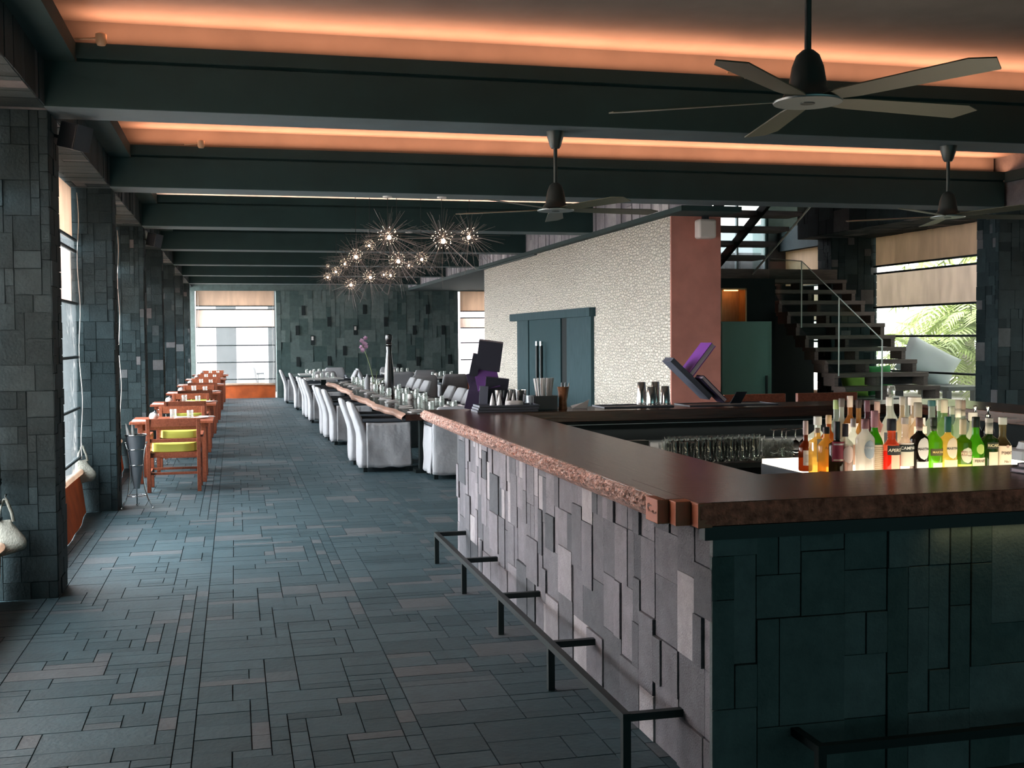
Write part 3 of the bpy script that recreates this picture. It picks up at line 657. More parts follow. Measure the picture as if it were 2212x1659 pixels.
bottle('round yellow bottle lettered around the shoulder in the front row', 2.815, 5.06, .041, .25, (.90, .60, .20), (.04, .03, .03), .03, .015, .62, .80, labels=[(.03, .14, 1.4, BLACK)], texts=[('AGUA', .02, .60, (.15, .10, .05))])
bottle('dark red bottle with a maroon label and black neck seal', 2.833, 4.99, .039, .282, (.10, .08, .05), BLACK, .085, .014, .60, .68, body=.6, labels=[(.32, .66, 1.1, (.30, .03, .06)), (.60, .63, .9, WHITE), (.33, .36, .9, CREAM)], foil=(.30, .04, .08))
bottle('clear bottle with a pink oval label and dark cap', 2.872, 4.98, .037, .270, CLR, (.06, .04, .05), .06, .013, .64, .76, labels=[(.30, .62, .8, (.80, .60, .55), True), (.10, .16, .9, WHITE)], fill=.6, liquid=PINK)
bottle('slim clear bottle with a pink label between two wider bottles', 2.985, 5.10, .030, .285, CLR, (.5, .48, .48), .04, .012, .66, .78, labels=[(.2, .55, .7, (.80, .52, .42))])
bottle('big frosted white bottle with a round blue-grey badge', 2.973, 4.97, .046, .292, (.88, .88, .86), (.36, .16, .18), .045, .017, .66, .82, body=.75, labels=[(.34, .66, .62, (.32, .38, .44), True)], texts=[('OTHERS', .015, .53, (.75, .77, .78))], foil=(.7, .66, .66))
bottle('green-necked bottle wrapped in banded straw below', 3.036, 4.99, .042, .330, GRN, (.50, .24, .28), .075, .016, .50, .74, labels=[(.02, .50, PI*.98, (.66, .52, .36))]+[(.03+.03*k, .042+.03*k, PI*.98, (.42, .28, .16), False, 1) for k in range(15)], foil=(.45, .2, .24))
bottle('orange-red aperitif bottle with a slanted dark name band', 3.111, 4.96, .042, .290, (.90, .22, .08), (.03, .03, .04), .055, .020, .52, .66, body=.25, fill=.45, liquid=(.92, .10, .05), labels=[(.40, .56, 1.0, (.02, .02, .02)), (.08, .40, .55, (.85, .52, .36))], texts=[('APEROL', .022, .48, (.88, .80, .66), .25)])
bottle('clear bitter bottle with white lettering on a black band', 3.184, 4.96, .042, .295, (.86, .78, .72), (.62, .55, .50), .03, .016, .54, .68, body=.22, labels=[(.44, .56, 1.2, (.02, .03, .03)), (.20, .44, 1.2, (.74, .70, .56)), (.565, .58, 1.2, WHITE)], texts=[('CAMPARI', .021, .50, (.88, .86, .80))])
bottle('dark vermouth bottle with a pale round badge', 3.264, 4.96, .044, .292, (.025, .018, .015), (.22, .12, .11), .04, .015, .64, .77, body=.8, labels=[(.30, .68, .72, (.74, .70, .66), True), (.06, .27, .8, (.80, .76, .72))], texts=[('MARTINI', .0165, .48, (.06, .05, .05))], foil=(.55, .40, .36))
bottle('bright green vermouth bottle next to the dark round-badged one', 3.350, 4.97, .044, .290, (.30, .62, .06), (.04, .05, .03), .04, .015, .58, .76, labels=[(.36, .48, .9, (.10, .09, .03)), (.07, .24, .6, (.80, .82, .66))], texts=[('MARTINI', .0155, .42, (.82, .62, .22))], foil=(.04, .06, .03))
bottle('golden vermouth bottle with green cap and round badge', 3.423, 4.96, .045, .294, (.92, .70, .26), (.03, .13, .10), .075, .015, .60, .72, labels=[(.30, .66, .68, (.80, .66, .46), True), (.05, .28, .9, (.90, .74, .46))], texts=[('MARTINI', .0165, .47, (.08, .10, .09))])
bottle('dark green aniseed bottle with a pale crest label and gold neck', 3.522, 4.98, .043, .278, (.20, .34, .03), (.58, .50, .34), .075, .015, .58, .70, labels=[(.22, .50, .75, (.62, .62, .46), True), (.34, .44, .75, (.26, .08, .05)), (.02, .2, 1.1, (.62, .75, .15))], texts=[('PERNOD', .0175, .39, (.82, .70, .50))])
bottle('bright green bitter bottle with black cap and cream label', 3.588, 4.97, .043, .288, (.22, .58, .06), (.015, .02, .015), .05, .017, .46, .72, labels=[(.02, .30, .95, (.80, .62, .44)), (.36, .54, .5, (.40, .55, .12), True)], texts=[('FERNET', .018, .24, (.12, .13, .08)), ('BRANCA', .013, .14, (.4, .22, .12))])
bottle('dark green pastis bottle with a framed name plate', 3.672, 4.98, .044, .280, (.06, .13, .03), (.44, .42, .40), .02, .017, .60, .70, body=.6, labels=[(.46, .57, .8, (.03, .04, .02)), (.06, .40, .6, (.80, .66, .46))], texts=[('RICARD', .019, .515, (.85, .74, .45))], foil=(.55, .52, .46))
bottle('clear-necked bottle with a tall cream label at the right end of the front row', 3.742, 4.97, .042, .283, (.34, .28, .14), (.66, .68, .62), .035, .018, .48, .66, body=.25, labels=[(.02, .50, 1.2, (.84, .68, .50)), (.46, .52, .2, (.5, .34, .26), True)], texts=[("PIMM'S", .022, .37, (.22, .16, .12)), ('No 1', .017, .22, (.22, .16, .12))], fill=.52, liquid=(.22, .12, .04))
# back rows
BR = [(3.063, 5.60, .050, .262, CLR, (.62, .66, .66), 'wide square gin bottle with clear stopper behind the yellow ones', dict(sq=8, capr=.022, labels=[(.3, .55, .6, (.5, .55, .55))])),
 (3.073, 5.50, .042, .275, AMB, (.5, .35, .2), 'round-shouldered amber whisky bottle behind the dark red bottle', dict(body=.5)),
 (3.207, 5.66, .042, .345, (.55, .62, .58), (.40, .55, .26), 'tall clear bottle with a pale green cap in the back row', dict(caph=.05, labels=[(.25, .5, 1, (.04, .08, .08)), (.52, .6, .8, WHITE)])),
 (3.218, 5.62, .036, .355, CLR, (.12, .10, .10), 'slim clear bottle just right of the pale green cap', {}),
 (3.257, 5.60, .050, .369, (.72, .42, .16), (.70, .60, .54), 'tall amber bottle with a long pale cap in the back row', dict(caph=.06, labels=[(.3, .6, 1, (.74, .70, .68))])),
 (3.298, 5.58, .046, .350, (.75, .52, .24), (.04, .03, .03), 'sloping amber bottle with a black spout', dict(shoulder=.5, labels=[(.25, .46, .9, CREAM)])),
 (3.385, 5.64, .034, .339, (.14, .03, .06), (.14, .06, .09), 'dark wine-red bottle in the back row', dict(body=.7, caph=.06)),
 (3.435, 5.62, .042, .333, PINK, (.66, .48, .44), 'pink bottle with a ribbed pale cap', dict(caph=.06, labels=[(.25, .5, 1, (.80, .56, .50))])),
 (3.432, 5.50, .044, .364, CLR, (.70, .70, .68), 'clear vodka bottle with long sloping neck and black band', dict(shoulder=.42, neckz=.74, labels=[(.30, .48, 1.1, (.03, .04, .05))])),
 (3.583, 5.72, .050, .413, CLR, (1, 1, 1), 'tallest clear decanter with a glass stopper', dict(shoulder=.45, neckz=.70, stopper=True, caph=.06, capr=.016)),
 (3.564, 5.58, .046, .360, (.82, .74, .60), (.42, .40, .36), 'clear bell-shouldered bottle with dark lip behind the bitter', dict(shoulder=.5, neckz=.72)),
 (3.709, 5.76, .036, .349, CLR, (.30, .32, .32), 'slim clear bottle behind the bell-shouldered bottle', {}),
 (3.655, 5.60, .056, .356, (.86, .74, .62), (.78, .74, .68), 'broad bottle with a flared silver stopper', dict(neck=.024, capr=.036, shoulder=.6, labels=[(.55, .68, .9, WHITE)])),
 (3.583, 5.46, .046, .333, (.80, .68, .54), (.26, .24, .20), 'bottle with a wide dark cap and ribbon behind the dark vermouth', dict(capr=.022, neck=.02, caph=.075, labels=[(.50, .62, 1.0, (.80, .68, .58))])),
 (3.762, 5.60, .046, .334, (.66, .74, .70), (.04, .14, .16), 'clear bottle with a teal cap behind the green vermouth', dict(neck=.019, capr=.021, shoulder=.56, caph=.03)),
 (3.866, 5.68, .044, .330, (.46, .66, .42), (.70, .70, .62), 'pale green bottle with a white ribbed cap', dict(caph=.06)),
 (3.800, 5.54, .048, .340, (.46, .64, .36), (.62, .58, .46), 'green gin bottle with a tall beige cap', dict(caph=.07, neck=.017)),
 (3.960, 5.70, .036, .292, (.50, .64, .56), (.64, .62, .54), 'short greenish bottle with a pale screw cap', dict(caph=.045)),
 (3.887, 5.54, .044, .338, (.72, .80, .66), (.50, .44, .38), 'clear bottle with a square white label on the neck', dict(shoulder=.45, neckz=.70, labels=[], foil=(.80, .74, .66))),
 (4.001, 5.66, .042, .327, (.70, .76, .70), (.36, .26, .22), 'bell-necked clear bottle with brown rings on the neck', dict(caph=.05, foil=(.4, .34, .3))),
 (3.923, 5.46, .046, .274, (.78, .82, .70), (.62, .60, .56), 'round clear bottle with a wide stopper behind the bright green bitter', dict(capr=.024, neck=.017, shoulder=.4))]
for x, y, R, Hh, g, c, lab, kw in BR:
    bottle(lab, x, y, R, Hh, g, c, **{**dict(caph=.045, neck=.014, shoulder=.55, neckz=.72), **kw})
for i, (x, y) in enumerate([(4.115, 5.74), (4.155, 5.66), (4.125, 5.46)]):
    t = thing('liquor_bottle', ['dark bottle with chrome pourer, left one of the three pourers', 'dark bottle with chrome pourer, middle one of the three pourers', 'dark bottle with chrome pourer, right one of the three pourers'][i], 'bottle', (4.10+.055*i, 5.80-.04*i, 1.0), 0, 'liquor bottles on the light box')
    MB().lathe([(.034, 0), (.036, .008), (.036, .14), (.014, .19), (.013, .225)], 16).obj('glass_body', glassmat((.03, .035, .05), .8), t, smooth='auto')
    MB().lathe([(.014, .225), (.016, .235), (.007, .245), (.006, .262), (.013, .27), (.014, .282), (.008, .288)], 14).obj('pourer', M['chrome'], t, smooth='auto')
t = thing('blender', 'white appliance standing right of the bottles', 'appliance', (4.66, 5.9, .85))
MB().box(-.16, .16, -.12, .12, .0, .16).obj('housing', M['white_plastic'], t, bevel=.025); MB().lathe([(.05, -.125), (.05, -.12), (.04, -.135)][:2], 16, axis='y', c=(-.03, 0, .08)).obj('knob', M['brushed'], t)
MB().lathe([(.10, .16), (.09, .18), (.085, .2)], 16).obj('lid', M['white_plastic'], t, smooth='auto')
t = thing('back_bench', 'dark low counter under the white appliance', 'counter', (4.9, 5.9, 0)); MB().box(-.6, .6, -.4, .4, .81, .85).obj('top', M['work_steel'], t); MB().box(-.58, .58, -.38, .38, 0, .81).obj('cabinet', M['joint'], t)
# ------------------------------------------------------------------ things on the bar's far end
def book(name, label, cat, loc, size, rot, cover, page, group=None, cat_=None):
    # size: width x thickness x height; cover front/back with a block of leaves between
    w, th, h = size; t = thing(name, label, cat, loc, 0, group); t.rotation_euler = rot
    c = .004
    MB().box(-w/2, w/2, -th/2, -th/2+c, 0, h).box(-w/2, w/2, th/2-c, th/2, 0, h).box(-w/2, w/2, -th/2, th/2, 0, c).obj('cover', cover, t, bevel=.001)
    MB().box(-w/2+.003, w/2-.003, -th/2+c, th/2-c, c, h-.003).obj('pages', page, t)
    return t
gm = 'menus standing at the far end of the bar'
R_ = math.radians
book('menu', 'large black menu leaning back on top of the menu pile', 'menu', (2.05, 9.30, 1.43), (.20, .05, .25), (R_(14), R_(8), R_(-14)), M['navy'], M['page'], gm)
book('menu', 'purple-faced menu slanting under the topmost black menu', 'menu', (2.05, 9.24, 1.27), (.19, .035, .22), (R_(-24), R_(-12), R_(-12)), M['purple_deep'], M['page'], gm)
book('menu', 'plain black menu upright at the right foot of the pile', 'menu', (2.09, 9.26, CT), (.19, .035, .27), (R_(7), R_(7), R_(-8)), M['navy'], M['page'], gm)
book('menu', 'narrow menu with a pale edge in the middle foot of the pile', 'menu', (1.99, 9.22, CT), (.07, .045, .20), (0, R_(3), R_(-10)), M['slate_cover'], M['page'], gm)
book('menu', 'black menu leaning right at the upper left of the pile', 'menu', (1.93, 9.33, 1.38), (.07, .05, .19), (R_(6), R_(12), R_(-10)), M['navy'], M['page'], gm)
book('menu', 'dark purple menu leaning left at the middle left of the pile', 'menu', (1.95, 9.32, 1.24), (.08, .05, .17), (R_(-4), R_(-14), R_(-10)), M['purple_dark'], M['page'], gm)
book('menu', 'dark menu slanting at the lower left foot of the pile', 'menu', (1.92, 9.34, CT), (.13, .05, .24), (R_(5), R_(14), R_(-10)), M['purple_dark'], M['navy'], gm)
gm2 = 'menus on the tray by the red wall'
def slab(label, cx, cz, y, ln, th, dp, ang, cover, page):
    t = thing('menu', label, 'menu', (cx, y, cz), 0, gm2); t.rotation_euler = (0, -R_(ang), 0)
    MB().box(-ln/2, ln/2, -dp/2, dp/2, th/2-.007, th/2).box(-ln/2, ln/2, -dp/2, dp/2, -th/2, -th/2+.007).obj('cover', cover, t, bevel=.001)
    MB().box(-ln/2+.003, ln/2-.003, -dp/2+.003, dp/2-.003, -th/2+.007, th/2-.007).obj('pages', page, t)
    return t
slab('long slate-grey menu propped diagonally on the tray', 3.80, 1.335, 9.22, .49, .045, .20, -43, M['slate_cover'], M['slate_cover'])
slab('purple menu leaning up to the right on the slate one', 3.90, 1.50, 9.24, .33, .05, .24, 51, M['purple'], M['page'])
slab('smaller pale-edged menu lying along the slate one', 3.99, 1.245, 9.16, .30, .04, .16, -44, M['purple_dark'], M['page'])
o = MB().prism([(0, 0), (.10, 0), (.16, .10), (.06, .10)], -.006, .006, Matrix.Rotation(PI/2, 4, 'X')).obj('tent_card', M['navy']); o.location = (4.19, 9.2, CT+.012)
tag(o, 'black tent card beside the slanted menus', 'card')
def tray(label, x, y, w, d, z, m=None, h=.018):
    t = thing('tray', label, 'tray', (x, y, z), 0, 'serving trays on the bar')
    MB().box(-w/2, w/2, -d/2, d/2, 0, .006).obj('base', m or M['tray_black'], t)
    MB().box(-w/2, w/2, -d/2, -d/2+.008, .006, h).box(-w/2, w/2, d/2-.008, d/2, .006, h).box(-w/2, -w/2+.008, -d/2+.008, d/2-.008, .006, h).box(w/2-.008, w/2, -d/2+.008, d/2-.008, .006, h).obj('rim', M['slate_cover'], t)
    return t
for k in range(3): tray('black rectangular tray, %s of the stack of three on the bar corner' % ['lowest', 'middle one', 'topmost'][k], 2.12+.01*k, 9.0+.008*k, .50, .26, CT+.0195*k)
tray('thin black tray in front of the sliding door', 3.30, 9.22, .62, .34, CT, h=.014); tray('thin black tray carrying the slanted menus', 4.16, 9.22, .82, .36, CT, h=.012)
zt = CT+.0195*2+.006
c0 = None
for k, (x, y) in enumerate([(2.03, 9.04), (2.08, 9.0), (2.155, 9.03), (2.195, 9.0)]):
    lab = 'white folded napkin cone, %s from the left on the tray stack' % ORD[k]
    if not c0: c0 = o = MB().lathe([(.026, 0), (.022, .03), (.012, .07), (.002, .105)], 10, sq=1.3).obj('napkin_cone', M['napkin'], smooth=True); tag(o, lab, 'napkin', 'napkin cones on the trays')
    else: o = c0.copy(); col.objects.link(o); o['label'] = lab
    o.location = (x, y, zt)
o = MB().tube([(-.07, 0, .022), (-.03, .002, .024), (.03, 0, .024), (.07, 0, .022)], [.018, .022, .022, .020], 12).obj('rolled_napkin', M['napkin'], smooth=True); o.location = (2.19, 8.94, zt); o.rotation_euler = (0, 0, -.1)
tag(o, 'rolled white napkin lying on the tray stack', 'napkin')
c0 = None
for k, (x, y) in enumerate([(2.13, 9.22), (2.24, 9.25), (2.30, 9.19)]):
    lab = 'silver metal cup, %s behind the napkin cones' % ['leftmost one', 'middle one', 'rightmost one'][k]
    if not c0: c0 = o = MB().lathe([(.036, 0), (.040, .01), (.053, .165), (.050, .165), (.036, .02)], 18).obj('metal_cup', M['chrome'], smooth='auto'); tag(o, lab, 'cup', 'metal cups behind the trays')
    else: o = c0.copy(); col.objects.link(o); o['label'] = lab
    o.location = (x, y, CT)
t = thing('straw_caddy', 'black caddy box holding paper straws', 'caddy', (2.50, 9.16, CT))
MB().box(-.095, .095, -.075, -.07, 0, .115).box(-.095, .095, .07, .075, 0, .115).box(.09, .095, -.07, .07, 0, .115).box(-.095, -.09, -.07, .07, 0, .115).box(-.09, .09, -.07, .07, 0, .004).obj('box', M['tray_black'], t)
MB().box(-.135, -.13, -.07, .07, 0, .115).box(-.115, -.11, -.07, .07, 0, .115).obj('divider', M['brushed'], t)
c0 = None; rs = random.Random(3)
for k in range(22):
    if not c0: c0 = o = MB().tube([(0, 0, 0), (0, 0, .255)], .0065, 8).obj('paper_straw', M['white_paper'], smooth='auto'); tag(o, 'white paper straw standing in the black caddy', 'straw', 'paper straws in the caddy')
    else: o = c0.copy(); col.objects.link(o)
    x = -.07+.0068*k; o.location = (2.50+x*.75, 9.16+rs.uniform(-.04, .04), CT+.006); o.rotation_euler = (rs.uniform(-.06, .06), x*1.7+rs.uniform(-.05, .05), 0)
t = thing('wooden_vase', 'amber wooden tumbler holding pens beside the straws', 'vase', (2.66, 9.16, CT))
MB().lathe([(.040, 0), (.036, .02), (.032, .07), (.040, .15), (.046, .185), (.042, .185), (.030, .09), (.03, .02)], 20).obj('body', M['amber_wood'], t, smooth='auto')
for k, (x, m, a) in enumerate([(-.012, 'mill_black', .02), (.004, 'mill_black', .1), (.022, 'white_paper', .16)]):
    o = MB().tube([(0, 0, .03), (0, 0, .22)], .0055, 8).obj('pen', M[m]); o.location = (2.66+x, 9.16, CT); o.rotation_euler = (0, a, 0)
    tag(o, ['black pen at the left in the amber wooden tumbler', 'black pen in the middle of the amber wooden tumbler', 'white pen at the right in the amber wooden tumbler'][k], 'pen')
o = MB().add([(0, 0, 0), (.13, 0, -.0), (.15, 0, .075), (.10, 0, .05), (0, .05, .02), (.13, .06, .01)], [(0, 1, 2, 3), (0, 3, 4), (0, 4, 5, 1)]).obj('folded_paper', M['white_paper']); o.location = (2.74, 9.15, CT+.002)
sm = o.modifiers.new('t', 'SOLIDIFY'); sm.thickness = .002
tag(o, 'creased sheet of paper beside the amber wooden tumbler', 'paper')
for k, (x, y, h) in enumerate([(3.40, 9.27, .195), (3.535, 9.29, .195), (3.455, 9.18, .155), (3.585, 9.19, .160)]):
    t = thing('cocktail_shaker', ['tall silver shaker tin at the left of four', 'tall silver shaker tin behind the short ones', 'short silver shaker tin in front', 'short silver shaker tin at the right of four'][k], 'shaker', (x, y, CT+.015), 0, 'shaker tins on the bar')
    MB().lathe([(.047, 0), (.047, .012), (.044, .014), (.034, h-.006), (.030, h)], 20).obj('tin', M['chrome'], t, smooth='auto')
    MB().lathe([(.0475, .012), (.0485, .014), (.0475, .017)], 20).obj('rolled_lip', M['brushed'], t, smooth=True)
for k in range(2):
    book('menu', ['slim closed menu lying on the near bar counter, lower one', 'slim closed menu lying on the near bar counter, upper one'][k], 'menu', (3.46+.02*k, 4.30, CT+.012+.021*k), (.40, .02, .24), (R_(90), 0, R_(6+5*k)), M['slate_cover'], M['page'], 'menus on the near counter')
t = thing('pos_box', 'small dark box with a pale edge inside the bar', 'box', (2.62, 7.25, .85)); MB().box(-.10, .08, -.03, .05, 0, .15).obj('case', M['work_steel'], t, bevel=.003); MB().box(.08, .088, -.03, .05, 0, .14).obj('pale_edge', M['page'], t)
# ------------------------------------------------------------------ sliding door
d = thing('sliding_door', 'dark teal sliding door with header rail in the white tiled wall', 'door', (5.1, 18.1, 0))
MB().box(-.10, -.0, -2.28, 2.65, 2.0, 2.13).obj('header_rail', M['door_wood'], d, bevel=.005)
MB().box(-.055, 0, 1.45, 2.25, 0, 2.0).obj('side_panel', M['door_wood'], d)
MB().box(-.05, 0, -2.2, -.95, 0, 2.0).obj('side_panel', M['door_wood'], d)
MB().box(-.035, -.005, -.55, 1.45, 0, 2.0).obj('door_leaf', M['door_leaf'], d)
MB().box(-.012, -.002, -.95, -.55, 0, 2.0).obj('dark_gap', M['joint'], d)
for y in (.35, .62):
    h = MB().tube([(-.11, y, .95), (-.11, y, 1.62)], .028, 10).obj('handle', M['black_steel'], d, smooth='auto')
    MB().lathe([(.029, 0), (.029, .07)], 10, c=(-.11, y, 1.56)).obj('chrome_tip', M['chrome'], h)
# ------------------------------------------------------------------ wooden tables and chairs along the windows
def arm_chair(label, loc, rz):
    t = thing('dining_chair', label, 'chair', loc, rz, 'wooden chairs by the windows')
    w = .27; W_ = M['chair_wood']
    for sx_ in (-1, 1):
        x = sx_*w
        MB().prism([(-.025, 0), (.02, 0), (-.005, .45), (-.045, .826), (-.08, .826), (-.045, .45)], x-.021, x+.021, Matrix(((0, 0, 1, 0), (1, 0, 0, 0), (0, 1, 0, 0), (0, 0, 0, 1)))).obj('leg', W_, t, bevel=.003)
        MB().box(x-.021, x+.021, .48, .525, 0, .615).obj('leg', W_, t, bevel=.003)
        MB().box(x-.032+.015*sx_, x+.032+.015*sx_, -.03, .56, .612, .638).obj('armrest', W_, t, bevel=.004)
        MB().box(x-.014, x+.014, 0, .5, .40, .45).obj('seat_rail', W_, t)
        MB().box(x-.014, x+.014, 0, .5, .19, .22).obj('stretcher', W_, t)
    MB().box(-w, w, -.068, -.046, .735, .826).obj('back_rail', W_, t, bevel=.003)
    MB().box(-w, w, -.046, -.026, .56, .60).obj('back_rail', W_, t, bevel=.003)
    MB().box(-w, w, -.014, .012, .39, .445).obj('seat_rail', W_, t); MB().box(-w, w, .49, .515, .39, .445).obj('seat_rail', W_, t)
    MB().box(-w, w, -.005, .02, .195, .222).obj('stretcher', W_, t); MB().box(-w, w, .48, .505, .2, .225).obj('stretcher', W_, t)
    mb = MB(); R = []
    for z, k in ((.448, .96), (.456, 1), (.52, 1), (.545, .98), (.552, .92)):
        ring = []
        for i in range(28):
            a = 2*PI*(i+.5)/28; e = (abs(math.cos(a))**6+abs(math.sin(a))**6)**(-1/6)
            x, y = .245*k*e*math.cos(a), .245*k*e*math.sin(a)
            ring.append((x, y+.25, z-.012*(1-(x/.25)**2)*(1 if z > .5 else .4)))
        R.append(ring)
    mb.rings(R).obj('seat_cushion', M['cushion_green'], t, smooth='auto')
    return t
def cafe_table(label, loc):
    t = thing('dining_table', label, 'table', loc, 0, 'wooden tables by the windows'); W_ = M['chair_wood']
    MB().box(-.475, .475, -.45, .45, .71, .74).obj('table_top', W_, t, bevel=.004)
    MB().box(-.36, .36, -.33, -.30, .63, .71).box(-.36, .36, .30, .33, .63, .71).box(-.36, -.33, -.30, .30, .63, .71).box(.33, .36, -.30, .30, .63, .71).obj('apron', W_, t)
    MB().box(-.42, -.38, -.36, -.30, .665, .71).box(.38, .42, -.36, -.30, .665, .71).obj('cleat', W_, t)
    for sx_ in (-1, 1):
        for sy_ in (-1, 1): MB().box(sx_*.36-.03, sx_*.36+.03, sy_*.33-.03, sy_*.33+.03, 0, .71).obj('leg', W_, t, bevel=.003)
    return t
def tumbler(R=.036, h=.095):
    return MB().lathe([(R*.8, 0), (R, .012), (R*.94, h*.5), (R, h-.008), (R*.97, h), (R*.9, h-.004), (R*.84, h*.5), (R*.8, .014)], 14).obj('water_glass', M['glass'], smooth='auto')
SRC = {}
def put(kind, maker, loc, label, cat, group, rz=0, scale=None):
    if kind not in SRC: SRC[kind] = o = maker(); tag(o, label, cat, group)
    elif SRC[kind].type == 'EMPTY': o = copy_thing(SRC[kind], label=label, group=group)
    else: o = SRC[kind].copy(); col.objects.link(o); o['label'] = label; o['group'] = group
    o.location = loc; o.rotation_euler = (0, 0, rz)
    if scale: o.scale = scale
    return o
def sugar_pot():
    t = thing('sugar_pot', '', 'pot')
    MB().lathe([(.025, 0), (.048, .018), (.056, .045), (.046, .075), (.034, .086), (.031, .083), (.04, .07), (.046, .045), (.03, .02)], 16).obj('pot', M['ceramic'], t, smooth='auto')
    MB().lathe([(.036, .088), (.02, .098), (.006, .10), (.007, .108), (.002, .112)], 14, c=(.012, 0, 0)).obj('lid', M['brushed'], t, smooth='auto')
    return t
def napkin():
    return MB().box(-.06, .06, -.095, .095, 0, .006).add([(-.06, -.095, .007), (.06, -.095, .007), (.045, .09, .018), (-.045, .09, .018)], [(0, 1, 2, 3)]).obj('napkin', M['napkin'])
def plate():
    return MB().lathe([(.05, 0), (.06, .004), (.088, .014), (.087, .017), (.058, .008), (.0, .007)], 24).obj('side_plate', M['ceramic'], smooth='auto')
def fork():
    return MB().tube([(0, -.09, .004), (0, .02, .004)], .004, 6).box(-.011, .011, .02, .10, .003, .006).obj('fork', M['brushed'])
def knife():
    return MB().tube([(0, -.10, .004), (0, -.01, .004)], .005, 6).box(-.008, .008, -.01, .105, .002, .005).obj('butter_knife', M['brushed'])
CY = [13.24, 16.9, 20.45, 24.05, 27.65, 31.0]
WHERE = ['nearest window table', 'second window table', 'third window table', 'fourth window table', 'fifth window table', 'farthest window table']
ch0 = tb0 = None
for i, y in enumerate(CY):
    x = -.68+(.0, -.02, .0, .03, .05, .08)[i]
    la, lb2 = 'red-brown armchair with its back to the viewer at the '+WHERE[i], 'red-brown armchair facing the viewer across the '+WHERE[i]
    ty = y+1.19
    if i == 0: ch0 = arm_chair(la, (x, y, 0), 0); tb0 = cafe_table('red-brown wooden table, the '+WHERE[i], (x-.06, ty, 0))
    else: copy_thing(ch0, (x, y, 0), 0, la); copy_thing(tb0, (x-.06, ty, 0), 0, 'red-brown wooden table, the '+WHERE[i])
    copy_thing(ch0, (x-.01, ty+1.12, 0), PI, lb2)
    tx = x-.06; W2 = WHERE[i]
    put('pot', sugar_pot, (tx-.22, ty-.12, .74), 'round white sugar pot on the '+W2, 'pot', 'sugar pots on the window tables')
    put('glass', tumbler, (tx+.0, ty-.02, .74), 'left water glass on the '+W2, 'glass', 'water glasses on the window tables', 0, (1.15, 1.15, 1.25))
    put('glass', tumbler, (tx+.20, ty-.08, .74), 'right water glass on the '+W2, 'glass', 'water glasses on the window tables', 0, (1.12, 1.12, 1.12))
    for k, (dx, dy, nm) in enumerate([(-.36, -.28, 'left near corner'), (.10, .20, 'far side'), (.38, .22, 'right far corner')]):
        put('napkin', napkin, (tx+dx, ty+dy, .74), 'folded white napkin at the %s of the %s' % (nm, W2), 'napkin', 'napkins on the window tables', PI/2+.2*k)
    put('plate', plate, (tx+.33, ty-.02, .74), 'small white plate on the aisle side of the '+W2, 'plate', 'plates on the window tables')
    put('fork', fork, (tx+.24, ty+.14, .74), 'fork lying on the '+W2, 'fork', 'forks on the window tables', .9)
# ------------------------------------------------------------------ slipcovered armchairs
def slip_chair(label, loc, rz, group):
    t = thing('slipcovered_armchair', label, 'chair', loc, rz, group); S = M['slipcover']; rr = random.Random(2)
    R = []
    def wr(p, k): return NZ.noise(Vector(p)*k)
    for q in range(15):
        z = .055+.815*q/14; f = max(0, (z-.42)/.46); cx = .05-.155*f**1.35; th = .058-.008*f; hw = .30
        k = 1; hw = .30*(1-.16*max(0, (z-.66)/.22)**3)
        if q >= 12: k = (1, .93, .72)[q-12]; 
        ring = []
        for i in range(40):
            a = 2*PI*i/40; e = (abs(math.cos(a))**5+abs(math.sin(a))**5)**(-1/5)
            px, py = cx+th*k*e*math.cos(a), (hw-.03*(1-k))*e*math.sin(a)*(1-.03*(1-f))
            n = .010*wr((px*2, py*2+z, z*2), 3.1)+.005*wr((px, py+2*z, z), 11)
            ring.append((px+n, py+n*.6, z-(.012*wr((py, 3, 1), 9) if q == 0 else 0)))
        R.append(ring)
    R.append([(sum(p[0] for p in R[-1])/40+(p[0]-sum(s[0] for s in R[-1])/40)*.4, p[1]*.9, .884) for p in R[-1]])
    MB().rings(R).obj('back_cover', S, t, smooth=True)
    for sg in (-1, 1):
        def side(a, b, sg=sg, o=0):
            x = .075+.565*a; top = .632-.01*math.sin(a*PI); z = .06+(top-.06)*b
            n = .012*math.sin(a*9+b*7+sg)*math.sin(b*PI)*.7+.014*NZ.noise(Vector((a*3+b*2, b*3-a, sg*3+2)))+.003*math.sin(a*44+NZ.noise(Vector((a*5, b*3, 1)))*3)*b**4
            fl = .02*(1-b)
            return (x+.01*(1-b)*a, sg*(.295+fl+n), z+.006*math.sin(a*15)*(1-b))
        o = MB().grid(side, 30, 14).obj('side_skirt', S, t, smooth=True); m = o.modifiers.new('t', 'SOLIDIFY'); m.thickness = .018; m.offset = -1 if sg > 0 else 1
        MB().tube([(.03, sg*.275, .658), (.66, sg*.275, .652)], .026, 10).obj('armrest', M['dark_fabric'], t, smooth='auto')
    def front(a, b):
        y = -.29+.58*a; z = .06+.40*b
        return (.645+.012*NZ.noise(Vector((a*5, b*3, 4)))+.015*(1-b), y, z)
    o = MB().grid(front, 20, 8).obj('front_skirt', S, t, smooth=True); m = o.modifiers.new('t', 'SOLIDIFY'); m.thickness = .015
    MB().box(.08, .64, -.265, .265, .34, .46).obj('seat_cushion', S, t, bevel=.03, smooth='auto')
    for x in (.06, .60):
        for y in (-.25, .25): MB().box(x-.025, x+.025, y-.025, y+.025, 0, .075).obj('foot', M['black_steel'], t)
    return t
gl, gr_, gf = 'slipcovered chairs on the aisle side of the long table', 'slipcovered chairs on the far side of the long table', 'slipcovered chairs at the far tables'
sl = slip_chair('white slipcovered armchair nearest the bar on the aisle side of the long table', (1.53, 14.76, 0), 0, gl)
